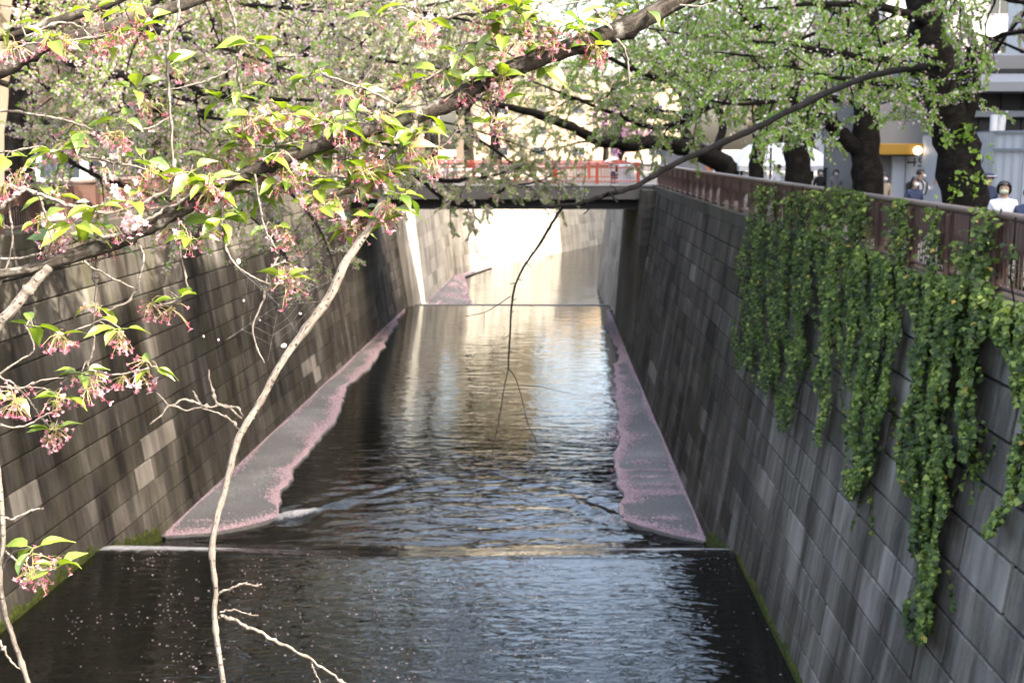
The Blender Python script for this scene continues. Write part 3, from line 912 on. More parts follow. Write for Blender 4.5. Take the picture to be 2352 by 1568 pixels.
# ------------------------------------------------------------------ brown railings on both banks
def arch_panel(x, y0, y1, zlo, zhi, ribs=13, thick=0.03):
    """ribbed sheet with an arched opening in its lower half; each rib a fold in the sheet"""
    n = 52
    yy = np.linspace(y0, y1, n + 1)
    cen = 0.5 * (y0 + y1); hw = 0.5 * (y1 - y0)
    def bottom(y):
        q = abs(y - cen) / (hw * 0.86)
        if q >= 1: return zlo
        return zlo + (zhi - zlo) * 0.50 * math.sqrt(1 - q ** 2.2)
    vs_, fs = [], []
    for a, y in enumerate(yy):
        dep = 0.014 if (a % 4) in (0, 1) else -0.014
        b = bottom(y)
        vs_ += [(x + dep - thick / 2, y, b), (x + dep - thick / 2, y, zhi), (x + dep + thick / 2, y, b), (x + dep + thick / 2, y, zhi)]
    for a in range(n):
        p, q = a * 4, a * 4 + 4
        fs += [(p, p + 1, q + 1, q), (p + 2, q + 2, q + 3, p + 3), (p, q, q + 2, p + 2), (p + 1, p + 3, q + 3, q + 1)]
    mb = MB(); mb.add(vs_, fs)
    return mb
def railing(label, fx, s, ya, yb, bay=2.1, single_until=30.0, dx=0.12):
    r = thing('railing', label, 'railing', (fx(ya) + s * dx, ya, -0.03), 'brown railings along the canal')
    y = ya; k = 0
    while y + bay <= yb + 0.01:
        x = fx(y) + s * dx; x2 = fx(y + bay) + s * dx
        mb = MB()
        mb.bevbox(x - 0.05, x + 0.05, y - 0.035, y + 0.035, -0.03, 1.02, 0.008)
        mb.bevbox(x - s * 0.09 - 0.03, x - s * 0.09 + 0.03, y - 0.02, y + 0.02, -0.40, 0.98, 0.006)
        obj('post', mb.mesh('post'), 'brown_paint', r)
        t_ = Tubes(); t_.add([(x, y - 0.012, 1.07), (x2, y + bay - 0.028, 1.07)], 0.062, 12)
        obj('top_rail', t_.mesh('top_rail'), 'rail_paint', r)
        t_ = Tubes(); t_.add([(x, y + 0.036, 0.075), (x2, y + bay - 0.036, 0.075)], 0.038, 10)
        obj('bottom_rail', t_.mesh('bottom_rail'), 'rail_paint', r)
        pn = obj('arch_panel', arch_panel(0.5 * (x + x2), y + 0.04, y + bay - 0.04, 0.20, 1.005).mesh('arch_panel'), 'brown_paint', r)
        rows = MB()
        for q in range(1, 15):
            yy = y + bay * q / 15
            xx = x + (x2 - x) * q / 15
            if y < single_until:
                mb = MB(); mb.box(xx - 0.055, xx - 0.043, yy - 0.006, yy + 0.006, 0.11, 0.66)
                obj('picket', mb.mesh('picket'), 'brown_paint', pn)
            else:
                rows.box(xx - 0.055, xx - 0.043, yy - 0.006, yy + 0.006, 0.11, 0.66)
        if rows.f:
            obj('picket_row', rows.mesh('picket_row'), 'brown_paint', pn, 'stuff')
        y += bay; k += 1
    return r
railing('brown arched railing on the right bank, overgrown with ivy', xr, 1, 9.6, 72.0)
railing('brown arched railing on the left bank behind the blossom', xl, -1, 26.0, 72.5, single_until=0)

# ------------------------------------------------------------------ buildings
def building(name, label, x0, x1, y0, y1, h, mat, floors, faces, winw=1.6, step=3.2, z0=G_Z, roof=True, group=None):
    b = thing(name, label, 'building', (0.5 * (x0 + x1), 0.5 * (y0 + y1), z0), group)
    mb = MB(); mb.bevbox(x0, x1, y0, y1, z0 - 0.3, z0 + h, 0.05)
    obj('wall', mb.mesh('wall'), mat, b)
    if roof:
        mb = MB(); mb.bevbox(x0 - 0.25, x1 + 0.25, y0 - 0.25, y1 + 0.25, z0 + h + 0.003, z0 + h + 0.5, 0.05)
        obj('parapet', mb.mesh('parapet'), 'grey_render', b)
    fh = h / floors
    for fc in faces:
        a0, a1 = (y0, y1) if fc in ('w', 'e') else (x0, x1)
        n = max(1, int((a1 - a0 - 1) / step))
        off = (a1 - a0 - n * step) / 2
        for fl in range(floors):
            zb = z0 + fl * fh + 0.9; zt = z0 + fl * fh + min(2.3, fh - 0.35)
            for k in range(n):
                c0 = a0 + off + k * step + (step - winw) / 2; c1 = c0 + winw
                fr = MB(); pa = MB()
                def bx(m_, u0, u1, za, zb_, d0, d1):
                    if fc == 'w': m_.box(x0 - d1, x0 - d0, u0, u1, za, zb_)
                    elif fc == 'e': m_.box(x1 + d0, x1 + d1, u0, u1, za, zb_)
                    elif fc == 's': m_.box(u0, u1, y0 - d1, y0 - d0, za, zb_)
                for (u0, u1, za, zb_) in ((c0, c1, zb - .08, zb), (c0, c1, zt, zt + .08), (c0, c0 + .07, zb, zt), (c1 - .07, c1, zb, zt), ((c0 + c1) / 2 - .03, (c0 + c1) / 2 + .03, zb, zt)):
                    bx(fr, u0, u1, za, zb_, 0.003, 0.09)
                bx(pa, c0 + .07, c1 - .07, zb, zt, 0.004, 0.02)
                w = obj('window', fr.mesh('window'), 'window_frame', b)
                obj('pane', pa.mesh('pane'), 'glass', w)
    return b
GB = 'blocks of flats behind the trees'
building('apartment_block', 'tall pale block, unseen, added beside the near right bank to shade the canal', 33, 46, -12, 66.5, 51.5, 'pale_render', 16, ('w',), 2.6, 13, group=GB)  # unseen block, added so that its shadow covers the canal
building('apartment_block', 'pale apartment block across the street on the right bank', 33, 46, 74, 93.5, 62, 'pale_render', 19, ('w', 's'), 2.0, 5.5, group=GB)
building('apartment_block', 'pale block standing over the bend of the canal on the right', 34, 50, 130, 165, 50, 'pale_render', 14, ('w', 's'), 2.0, 6, group=GB)
building('apartment_block', 'tall brown block rising far beyond the bend', -17, -1.5, 262, 276, 54, 'brown_render', 16, ('s',), 2.2, 5.0, group=GB)
building('house', 'cream rendered house facing us beyond the bend of the canal', -12, 26, 236, 250, 15, 'cream_render', 4, ('s',), 2.4, 7.0)
building('house', 'cream house half hidden behind blossom left of the far bend', -46, -16, 190, 206, 12, 'cream_render', 4, ('s',), 1.8, 4.0)
building('house', 'brown house on the left bank behind the nearest blossom', -38, -25, 34, 62, 11, 'brown_render', 4, ('e', 's'), 1.8, 4.0)
building('house', 'second brown house on the left bank, beyond the first', -36, -24, 68, 92, 13, 'brown_render', 4, ('e', 's'), 1.8, 4.0)
building('house', 'low grey house on the left bank at the far bend', -40, -24, 98, 150, 10, 'grey_render', 3, ('e',), 1.8, 4.5)

# low shop on the right bank: ochre board, round lamp, white doors numbered 15
sh = thing('shop_front', 'grey shop front with ochre board and round lamp behind second cherry trunk', 'shop', (13, 36, G_Z))
SX, SY = 11.4, 38.6
def rect_at(mb, p0, p1, d, th=0.05):
    a = W(p0[0], p0[1], d); b = W(p1[0], p1[1], d)
    mb.box(a[0], b[0], d, d + th, min(a[2], b[2]), max(a[2], b[2]))
mb = MB(); rect_at(mb, (1992, 205), (2160, 330), 38.7, 6.0); obj('upper_wall', mb.mesh('upper_wall'), 'grey_render', sh)
a = W(1994, 340, 38.7); b = W(2160, 340, 38.7)
mb = MB(); mb.box(a[0], b[0], 38.75, 44.7, G_Z, W(2000, 331, 38.7)[2]); obj('wall', mb.mesh('wall'), 'grey_render', sh)
mb = MB(); mb.bevbox(a[0] - 0.5, W(2118, 340, 38.0)[0], 37.9, 38.7, W(2050, 356, 38)[2], W(2050, 330, 38)[2], .02); obj('ochre_board', mb.mesh('ochre_board'), 'ochre_board', sh)
for k, (u0, u1) in enumerate(((2050, 2079), (2081, 2116))):
    p0 = W(u0, 358, 38.6); p1 = W(u1, 358, 38.6)
    mb = MB(); mb.bevbox(p0[0], p1[0], 38.55, 38.72, G_Z + 0.05, p0[2], 0.01)
    dr = obj('door', mb.mesh('door'), 'white_panel', sh)
    if k == 1:
        cu = bpy.data.curves.new('number', 'FONT'); cu.body = '15'; cu.size = 0.38; cu.extrude = 0.003
        tmp = bpy.data.objects.new('tmp', cu); COL.objects.link(tmp)
        me_n = bpy.data.meshes.new_from_object(tmp.evaluated_get(bpy.context.evaluated_depsgraph_get())); me_n.name = 'number'; bpy.data.objects.remove(tmp)
        me_n.materials.clear(); me_n.materials.append(M['ink'])
        tx = bpy.data.objects.new('number', me_n); COL.objects.link(tx)
        q = W(2093, 383, 38.5); tx.rotation_euler = (math.pi / 2, 0, 0)
        tx.parent = dr; tx.location = Vector((q[0], 38.543, q[2])) - origin(dr)
        mb = MB(); mb.bevbox(p0[0] + .03, p0[0] + .28, 38.50, 38.548, q[2] + .10, q[2] + .15, .01); obj('handle', mb.mesh('handle'), 'iron', dr)
import bmesh
def ico(name, c, r, sub=2, squash=1.0):
    bm = bmesh.new(); bmesh.ops.create_icosphere(bm, subdivisions=sub, radius=r)
    for v in bm.verts: v.co = Vector((v.co.x + c[0], v.co.y + c[1], v.co.z * squash + c[2]))
    me = bpy.data.meshes.new(name); bm.to_mesh(me); bm.free()
    for p_ in me.polygons: p_.use_smooth = True
    return me
gl = W(2108, 346, 37.8); obj('globe_lamp', ico('globe_lamp', gl, 0.125, 3), 'lamp_globe', sh)

# construction fence panels
fe = thing('site_fence', 'white steel panel construction fence at the right edge of the photo', 'fence', (11.6, 26, G_Z))
x0 = W(2120, 340, 33.0)[0]
k = 0
px_edges = [2118, 2168, 2240, 2283, 2352, 2430]
dd = [38.0, 35.5, 31.5, 30.0, 29.2, 28.6]
for k in range(5):
    A = W(px_edges[k], 340, dd[k]); B = W(px_edges[k + 1], 340, dd[k + 1])
    d2 = np.array([B[0] - A[0], B[1] - A[1]]); L = np.linalg.norm(d2); d2 /= L; nn = np.array([-d2[1], d2[0]])
    if nn[1] > 0: nn = -nn
    zt = 2.35
    mb = MB(); m_ = max(2, int(L / 0.12)); vs_ = []
    for q in range(m_ + 1):
        c = np.array([A[0], A[1]]) + d2 * (L * q / m_) + nn * (0.015 if q % 2 else 0)
        vs_ += [(c[0], c[1], G_Z + .03), (c[0], c[1], zt)]
    mb.add(vs_, [(2 * q, 2 * q + 2, 2 * q + 3, 2 * q + 1) for q in range(m_)])
    pn = obj('panel', mb.mesh('panel'), 'white_panel', fe)
    mb = MB()
    for z in (zt - 0.42, zt - 0.02, G_Z + 0.3):
        c0 = np.array([A[0], A[1]]) + nn * 0.02; c1 = np.array([B[0], B[1]]) + nn * 0.02
        mb.add([(*c0, z), (*c1, z), (*(c1 + nn * .04), z), (*(c0 + nn * .04), z), (*c0, z + .06), (*c1, z + .06), (*(c1 + nn * .04), z + .06), (*(c0 + nn * .04), z + .06)], [(0, 3, 2, 1), (4, 5, 6, 7), (0, 1, 5, 4), (1, 2, 6, 5), (2, 3, 7, 6), (3, 0, 4, 7)])
    obj('frame', mb.mesh('frame'), 'steel_beam', pn)
# building under works behind the fence: dark open front, steel beam, grey eave
wk = thing('works_building', 'dark open building with grey eave behind the white site fence', 'building', (16, 36, G_Z))
xa = W(2195, 340, 37)[0]
mb = MB(); mb.box(xa, xa + 16, 37.0, 37.3, G_Z, 4.2); obj('dark_sheet', mb.mesh('dark_sheet'), 'dark_sheet', wk)
for k in range(26):
    mb = MB(); mb.box(xa + k * .6, xa + k * .6 + .05, 36.93, 36.998, 2.0, 4.0); obj('slat', mb.mesh('slat'), 'dark_sheet', wk)
mb = MB(); mb.bevbox(xa + 0.2, xa + 2.2, 36.6, 36.8, W(2250, 262, 36.7)[2] - .09, W(2250, 262, 36.7)[2] + .09, .02); obj('beam', mb.mesh('beam'), 'steel_beam', wk)
ze0, ze1 = W(2290, 190, 36)[2], W(2290, 118, 40)[2]
mb = MB(); mb.add([(xa - .5, 35.6, ze0 - .25), (xa + 17, 35.6, ze0 - .25), (xa + 17, 35.6, ze0), (xa - .5, 35.6, ze0), (xa + 17, 41, ze1), (xa - .5, 41, ze1), (xa + 17, 41, ze0 - .25), (xa - .5, 41, ze0 - .25)],
       [(0, 1, 2, 3), (3, 2, 4, 5), (0, 7, 6, 1), (0, 3, 5, 7), (1, 6, 4, 2), (5, 4, 6, 7)]); obj('eave', mb.mesh('eave'), 'roof_grey', wk)
mb = MB(); mb.box(xa - .3, xa + 16, 37.4, 48, G_Z, 4.6); obj('body', mb.mesh('body'), 'grey_render', wk)
# rolled white sheets standing by the fence top
for k, (px, dx_) in enumerate(((2280, 0.0), (2291, .09))):
    c = W(px, 340, 34.0); t_ = Tubes(); t_.add([(c[0], 34, G_Z), (c[0] + dx_ * .3, 34, 2.0), (c[0] + dx_, 34.0, 2.85)], 0.10, 10)
    tag(obj('sheet_roll', t_.mesh('sheet_roll'), 'white_cloth'), ('upright white roll standing above the site fence', 'leaning white roll beside the upright one at the site fence')[k], 'roll')

# white marquee, dark gate, lamp posts and utility pole on the right bank
mq = thing('marquee', 'white canvas marquee between the third and fourth cherry trunks', 'tent', (11.5, 56, G_Z))
xA, xB = W(1690, 340, 55)[0], W(1925, 340, 55)[0]
zt = W(1800, 380, 55)[2]; zr = W(1800, 361, 55)[2]
mb = MB(); mb.add([(xA, 54, zt - .22), (xB, 54, zt - .22), (xB, 60, zt - .22), (xA, 60, zt - .22), (xA, 54, zt), (xB, 54, zt), (xB, 60, zt), (xA, 60, zt), (xA + 1.0, 57, zr + .6), (xB - 1.0, 57, zr + .6)],
       [(0, 1, 5, 4), (1, 2, 6, 5), (2, 3, 7, 6), (3, 0, 4, 7), (4, 5, 9, 8), (6, 7, 8, 9), (5, 6, 9), (7, 4, 8)]); obj('canopy', mb.mesh('canopy'), 'white_cloth', mq)
for x in np.linspace(xA + .05, xB - .05, 4):
    mb = MB(); mb.bevbox(x - .03, x + .03, 54.05, 54.11, G_Z, zt - .22, .005); obj('leg', mb.mesh('leg'), 'steel_beam', mq)
mb = MB(); mb.box(xA + .2, xA + 1.2, 54.2, 54.25, G_Z, zt - .25); mb.box(xB - 1.0, xB - .15, 54.2, 54.25, G_Z, zt - .25); obj('side_curtain', mb.mesh('side_curtain'), 'white_cloth', mq)
ga = thing('iron_gate', 'black slatted gate behind the second cherry trunk', 'gate', (11, 44, G_Z))
p0, p1 = W(1892, 385, 44), W(1962, 385, 44)
mb = MB(); mb.bevbox(p0[0], p1[0], 44, 44.05, p0[2] - .06, p0[2], .01); mb.bevbox(p0[0], p1[0], 44, 44.05, G_Z + .05, G_Z + .12, .01); obj('gate_frame', mb.mesh('gate_frame'), 'iron', ga)
for x in np.arange(p0[0], p1[0], 0.16):
    mb = MB(); mb.box(x, x + .11, 44.008, 44.04, G_Z + .1, p0[2] - .05); obj('slat', mb.mesh('slat'), 'iron', ga)
def pole(name, label, px, d, h, r, mat, cat):
    c = W(px, 340, d); t_ = Tubes(); t_.add([(c[0], d, G_Z), (c[0], d, h * .5), (c[0], d, h)], [r, r * .9, r * .8], 10)
    o = thing(name, label, cat, (c[0], d, G_Z)); obj('shaft', t_.mesh('shaft'), mat, o)
    return o, c
o, c = pole('utility_pole', 'grey utility pole with crossarm between second and third cherry trunks', 1918, 52, 9.0, 0.13, 'steel_beam', 'pole')
for z in (5.2, 7.6):
    mb = MB(); mb.bevbox(c[0] - .8, c[0] + .8, 51.8, 51.9, z, z + .1, .01); obj('crossarm', mb.mesh('crossarm'), 'steel_beam', o)
t_ = Tubes(); t_.add([(c[0] - .25, 51.7, 3.4), (c[0] - .25, 51.7, 4.3)], 0.17, 12); obj('transformer', t_.mesh('transformer'), 'white_panel', o)
o, c = pole('street_lamp', 'slim dark street lamp in front of the marquee', 1771, 50, 3.6, 0.045, 'iron', 'lamp')
obj('lamp_head', ico('lamp_head', (c[0], 50, 3.7), 0.2, 2, 0.6), 'iron', o)
o, c = pole('sign_pole', 'thin dark pole before the black slatted gate', 1932, 46, 4.5, 0.05, 'iron', 'pole')
mb = MB(); mb.bevbox(c[0] - .02, c[0] + .02, 45.7, 45.95, 3.6, 4.2, .005); obj('plate', mb.mesh('plate'), 'iron', o)
# grey hut and orange banner near the bridge end, right bank
ht = thing('hut', 'dark grey hut at the right end of the bridge', 'hut', (8, 76, G_Z))
p0, p1 = W(1530, 340, 70), W(1640, 340, 70)
mb = MB(); mb.bevbox(p0[0], p1[0], 70, 73, G_Z, W(1580, 335, 70)[2], .02); obj('wall', mb.mesh('wall'), 'cloth_grey', ht)
mb = MB(); mb.bevbox(p0[0] - .2, p1[0] + .2, 69.8, 73.2, W(1580, 335, 70)[2] + .003, W(1580, 335, 70)[2] + .15, .02); obj('roof', mb.mesh('roof'), 'grey_render', ht)
bn = thing('banner', 'narrow orange banner standing beside the grey hut', 'banner', (W(1632, 400, 66)[0], 66, G_Z))
c = W(1630, 395, 66); mb = MB(); mb.bevbox(c[0] - .14, c[0] + .02, 66, 66.02, 0.3, W(1630, 376, 66)[2], .003); obj('cloth', mb.mesh('cloth'), 'orange_banner', bn)
t_ = Tubes(); t_.add([(c[0] + .05, 66.01, G_Z), (c[0] + .05, 66.01, 1.6)], 0.015, 6); obj('pole', t_.mesh('pole'), 'iron', bn)
# white sheeted stand at the end of the bridge railing
st = thing('sheeted_stand', 'white sheeted stand with a bow of cloth at the end of the red railing', 'stand', W(1445, 404, BY0 + .5))
p0, p1 = W(1421, 378, BY0 + .5), W(1455, 378, BY0 + .5)
mb = MB(); mb.bevbox(p0[0], p1[0], BY0 + .45, BY0 + 1.1, 0.003, p0[2], .04); obj('box', mb.mesh('box'), 'white_panel', st)
mb = MB()
for k in range(9):
    an = k * 0.7; c = W(1456, 388, BY0 + .3)
    q = np.array([c[0], BY0 + .25, c[2]]); u = np.array([math.cos(an), .3 * math.sin(3 * an), math.sin(an) * .8]); 
    mb.add([q, q + u * .45 + np.array([0, -.1, .1]), q + u * .62, q + u * .4 + np.array([.12, .05, -.15])], [(0, 1, 2, 3)])
obj('cloth_bow', mb.mesh('cloth_bow'), 'white_cloth', st)

# parked vans beyond the left railing, glimpsed through the blossom
def van(label, x, y, rot=0):
    v = thing('parked_van', label, 'van', (x, y, G_Z))
    prof = [(0, .35), (0, 1.15), (.25, 1.95), (3.6, 2.0), (4.15, 1.25), (4.9, 1.05), (5.0, .4)]
    mb = MB(); k = len(prof)
    mb.add([(x - .85, y + a, G_Z + b) for a, b in prof] + [(x + .85, y + a, G_Z + b) for a, b in prof], [tuple(range(k - 1, -1, -1)), tuple(range(k, 2 * k))] + [(q, (q + 1) % k, k + (q + 1) % k, k + q) for q in range(k)])
    obj('body', mb.mesh('body'), 'van_white', v)
    for q, (a0, a1) in enumerate(((.5, 1.6), (1.75, 2.7), (2.8, 3.6))):
        mb = MB(); mb.box(x + .852, x + .87, y + a0, y + a1, G_Z + 1.25, G_Z + 1.8); obj('side_window', mb.mesh('side_window'), 'glass', v)
    mb = MB(); mb.add([(x - .7, y - .01, G_Z + 1.2), (x + .7, y - .01, G_Z + 1.2), (x + .65, y + .2, G_Z + 1.86), (x - .65, y + .2, G_Z + 1.86)], [(0, 1, 2, 3)]); obj('rear_window', mb.mesh('rear_window'), 'glass', v)
    for a in (.95, 4.05):
        for s_ in (-1, 1):
            t_ = Tubes(); t_.add([(x + s_ * .62, y + a, G_Z + .33), (x + s_ * .66, y + a, G_Z + .33), (x + s_ * .87, y + a, G_Z + .33), (x + s_ * .88, y + a, G_Z + .33)], [.02, .33, .33, .02], 16)
            obj('wheel', t_.mesh('wheel'), 'tyre', v)
van('white van parked on the left bank behind the railing', -16.5, 44)
van('white van parked farther along the left bank near the bridge', -16.3, 60)

# ------------------------------------------------------------------ trees: limbs drawn out, twigs and foliage grown along them
def unit(v):
    return v / (np.linalg.norm(v, axis=-1, keepdims=True) + 1e-9)
def leaf_faces(C, D, size, r, droop=0.35, wid=0.5):
    """folded rhombic leaves: base at C, pointing D; two triangles as one bent quad pair"""
    n = len(C)
    D = unit(D + r.normal(0, 0.45, (n, 3)) + np.array([0, 0, -droop]))
    up = unit(r.normal(0, 0.6, (n, 3)) + np.array([0, 0, 1.0]))
    S = unit(np.cross(D, up)); N = np.cross(S, D)
    s = (size * r.uniform(0.6, 1.25, n))[:, None]
    base = C; tip = C + D * s - N * s * 0.12
    mid = C + D * s * 0.45
    Lf = mid + S * s * wid * 0.5 + N * s * 0.10; Rt = mid - S * s * wid * 0.5 + N * s * 0.10
    V = np.stack([base, Rt, tip, Lf], 1).reshape(-1, 3)
    i = np.arange(n) * 4
    T = np.stack([np.stack([i, i + 1, i + 2], -1), np.stack([i, i + 2, i + 3], -1)], 1).reshape(-1, 3)
    return V, T
def grow(limbs, r, sp2=0.42, l2=(1.0, 2.4), sp3=0.22, l3=(0.35, 0.85), start=0.25, droop=0.25, spread=1.0):
    """limbs: list of (points, radii). returns secondary + tertiary twig paths and foliage spots with directions"""
    sec, ter, spots, dirs = [], [], [], []
    for P, R in limbs:
        L = np.concatenate([[0], np.cumsum(np.linalg.norm(np.diff(P, axis=0), axis=1))])
        s = L[-1] * start
        while s < L[-1]:
            c = np.array([np.interp(s, L, P[:, q]) for q in range(3)])
            rad = np.interp(s, L, R)
            k = min(len(P) - 2, int(np.searchsorted(L, s)) - 1); k = max(k, 0)
            tan = unit(P[k + 1] - P[k])
            pr = r.normal(0, 1, 3); pr -= tan * (pr @ tan); pr = unit(pr)
            d = unit(pr * 0.9 * spread + tan * 0.55 + np.array([0, 0, 0.12]))
            ln = r.uniform(*l2) * (0.65 + 0.35 * (1 - s / L[-1]))
            q = [c]
            m_ = 6
            for a in range(m_):
                d = unit(d + r.normal(0, 0.16, 3) + np.array([0, 0, -0.10 * droop * a]))
                q.append(q[-1] + d * ln / m_)
            q = np.array(q)
            sec.append((q, np.linspace(min(rad * 0.5, 0.028), 0.006, len(q))))
            s += sp2 * r.uniform(0.6, 1.4)
    for q, rr in sec:
        Lq = np.concatenate([[0], np.cumsum(np.linalg.norm(np.diff(q, axis=0), axis=1))])
        s = 0.12 * Lq[-1]
        while s < Lq[-1]:
            c = np.array([np.interp(s, Lq, q[:, w]) for w in range(3)])
            k = max(0, min(len(q) - 2, int(np.searchsorted(Lq, s)) - 1))
            tan = unit(q[k + 1] - q[k])
            pr = r.normal(0, 1, 3); pr -= tan * (pr @ tan); pr = unit(pr)
            d = unit(pr * 0.8 + tan * 0.7)
            ln = r.uniform(*l3)
            w = [c]
            for a in range(3):
                d = unit(d + r.normal(0, 0.2, 3) + np.array([0, 0, -0.08]))
                w.append(w[-1] + d * ln / 3)
            w = np.array(w); ter.append((w, np.linspace(0.006, 0.003, 4)))
            m_ = max(2, int(ln / 0.085))
            u = np.linspace(0.2, 1.0, m_)
            for a in u:
                spots.append(w[0] * 0 + np.array([np.interp(a * 3, [0, 1, 2, 3], w[:, z]) for z in range(3)])); dirs.append(d)
            s += sp3 * r.uniform(0.6, 1.4)
        spots.append(q[-1]); dirs.append(q[-1] - q[-2])
    return sec, ter, np.array(spots), np.array(dirs)
def tree(label, trunk, limbs, seed, leaf=(4, 0.105), blos=(6, 0.052), pinkness=0.5, grp='cherry trees along the canal', name='cherry_tree', gkw=None, extra=None, barkm='old_bark', green=0.0, twig_limbs=None):
    """trunk: (points, radii); limbs likewise. foliage grown on limbs"""
    r = np.random.default_rng(seed)
    base = trunk[0][0]
    th = thing(name, label, 'tree', (base[0], base[1], G_Z), grp)
    def smooth(P, R, n, jit):
        Q = catmull(P, n); RR = np.interp(np.linspace(0, len(P) - 1, n), np.arange(len(P)), R)
        nz = r.normal(0, 1, Q.shape); nz = (nz + np.roll(nz, 1, 0)) * .5
        Q[1:-1] += nz[1:-1] * RR[1:-1, None] * jit
        return Q, RR
    t_ = Tubes(); Q, RR = smooth(*trunk, 22, 0.10); t_.add(Q, RR, 14, 0.05, r)
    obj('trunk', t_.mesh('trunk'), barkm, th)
    full = []
    for P, R in limbs:
        Q, RR = smooth(P, R, max(10, 4 * len(P)), 0.25)
        t_ = Tubes(); t_.add(Q, RR, 9, 0.06, r)
        obj('limb', t_.mesh('limb'), barkm, th)
        full.append((Q, RR))
    kw = dict(sp2=0.42, l2=(1.0, 2.4), sp3=0.22)
    if gkw: kw.update(gkw)
    sec, ter, S, D = grow(full if twig_limbs is None else [full[q] for q in twig_limbs], r, **kw)
    t_ = Tubes()
    for q, rr in sec: t_.add(q, rr, 5)
    for q, rr in ter: t_.add(q, rr, 3)
    obj('twigs', t_.mesh('twigs'), barkm, th, 'stuff')
    nl, sl = leaf
    C = np.repeat(S, nl, 0) + r.normal(0, 0.02, (len(S) * nl, 3))
    V, T = leaf_faces(C, np.repeat(D, nl, 0), sl, r)
    tone = np.repeat(np.clip(r.normal(0.56 + green, 0.22, len(C)) + 0.0, 0, 1), 2)
    obj('crown', np_mesh('crown', V, T, tone), 'crown_leaf', th, 'stuff')
    nb, sb = blos
    C = np.repeat(S, nb, 0) + r.normal(0, 0.045, (len(S) * nb, 3)) + np.array([0, 0, -0.03])
    n = len(C)
    u = unit(r.normal(0, 1, (n, 3))); v = unit(np.cross(u, r.normal(0, 1, (n, 3))))
    s = (sb * r.uniform(0.5, 1.25, n))[:, None]
    V = np.stack([C - u * s * .5, C + v * s * .5, C + u * s * .5, C - v * s * .5], 1).reshape(-1, 3)
    # a patch of crown shares its stage of flowering
    ph = 0.5 + 0.5 * np.sin(C[:, 0] * 1.1 + seed) * np.sin(C[:, 1] * 0.9 + 1.7 * seed) * np.cos(C[:, 2] * 1.3)
    tone = np.clip(pinkness * 0.75 + 0.30 * ph + r.normal(0, 0.24, n) - 0.04, 0, 1)
    obj('blossom', np_mesh('blossom', V, np.arange(4 * n).reshape(n, 4), tone), 'crown_blossom', th, 'stuff')
    return th
def wp(*pts):
    return np.array([W(*p) for p in pts])
def limb(rads, *pts):
    return (wp(*pts), np.interp(np.linspace(0, 1, len(pts)), np.linspace(0, 1, len(rads)), rads))
def trunk_at(px, d, r0, *more, zb=-0.35):
    b = W(px, 340, d); P = [np.array([b[0], d, zb]), np.array([b[0], d, zb + 0.35])]
    return b, P

# ---- right bank
def mk_trunk(px, d, rads, pts):
    b = W(px, 340, d)
    P = np.vstack([[[b[0], d, -0.4]], wp(*pts)])
    return (P, np.interp(np.linspace(0, 1, len(P)), np.linspace(0, 1, len(rads)), rads))
T1 = 24.6
tree('thick forked cherry trunk nearest on the right, ivy leaves on its bark',
     mk_trunk(2222, T1, (0.46, 0.42, 0.36, 0.34, 0.30), ((2216, 455, T1), (2205, 370, T1), (2185, 290, T1), (2160, 200, T1), (2135, 100, T1), (2120, 10, T1), (2100, -120, T1))),
     [limb((0.20, 0.17, 0.15), (2205, 330, T1), (2216, 260, T1 - .1), (2232, 170, T1 - .2), (2246, 112, T1 - .3)),
      limb((0.05, 0.04, 0.015), (2246, 118, T1 - .3), (2290, 85, 23.6), (2352, 72, 23), (2440, 60, 22.5), (2540, 50, 22)),
      limb((0.16, 0.13, 0.11), (2190, 250, T1), (2200, 190, T1 + .3), (2193, 120, T1 + .5)),
      limb((0.10, 0.06, 0.015), (2155, 190, T1), (2060, 150, 23.5), (1960, 130, 22.3), (1840, 105, 21), (1730, 95, 20)),
      limb((0.07, 0.05, 0.012), (2150, 225, T1), (2080, 200, 23), (1990, 185, 21.8), (1900, 175, 20.5), (1800, 150, 19.5)),
      limb((0.10, 0.06, 0.012), (2128, 60, T1), (2040, 20, 23), (1900, 10, 21.5), (1740, 20, 20)),
      limb((0.10, 0.06, 0.012), (2115, 0, T1), (2200, -60, 23.5), (2320, 0, 22.5), (2420, 10, 22)),
      limb((0.05, 0.03, 0.012), (2175, 290, T1), (2130, 250, 23.9), (2080, 225, 23.3), (2020, 240, 22.8))],
     101, green=0.0, pinkness=0.85, leaf=(6, 0.088), blos=(3, 0.05), gkw=dict(sp2=0.36, l2=(0.7, 1.6)), twig_limbs=(1, 3, 4, 5, 6, 7))
T2 = 32.0
tree('second cherry trunk on the right, forked low beside the shop front',
     mk_trunk(1996, T2, (0.42, 0.36, 0.30, 0.28, 0.24), ((1992, 425, T2), (1985, 350, T2), (1990, 260, T2), (1994, 160, T2), (1996, 60, T2), (1990, -80, T2))),
     [limb((0.22, 0.19, 0.15, 0.10), (1975, 350, T2), (1940, 320, T2 - .2), (1905, 275, T2 - .4), (1878, 240, T2 - .6), (1830, 170, 31), (1770, 90, 30), (1700, 20, 29)),
      limb((0.10, 0.06, 0.015), (1990, 240, T2), (1900, 225, 30), (1800, 230, 28), (1700, 240, 26.5), (1600, 225, 25)),
      limb((0.09, 0.05, 0.015), (1993, 150, T2), (1880, 120, 30), (1760, 130, 28), (1640, 120, 26)),
      limb((0.07, 0.05, 0.015), (1993, 120, T2), (2060, 90, 31), (2140, 120, 30), (2210, 180, 29.5)),
      limb((0.09, 0.05, 0.015), (1994, 60, T2), (1880, 10, 30), (1740, -20, 28), (1580, 20, 26))],
     102, green=0.0, pinkness=0.8, leaf=(6, 0.095), blos=(3, 0.052), twig_limbs=(0, 1, 2, 3, 4))
T3 = 40.6
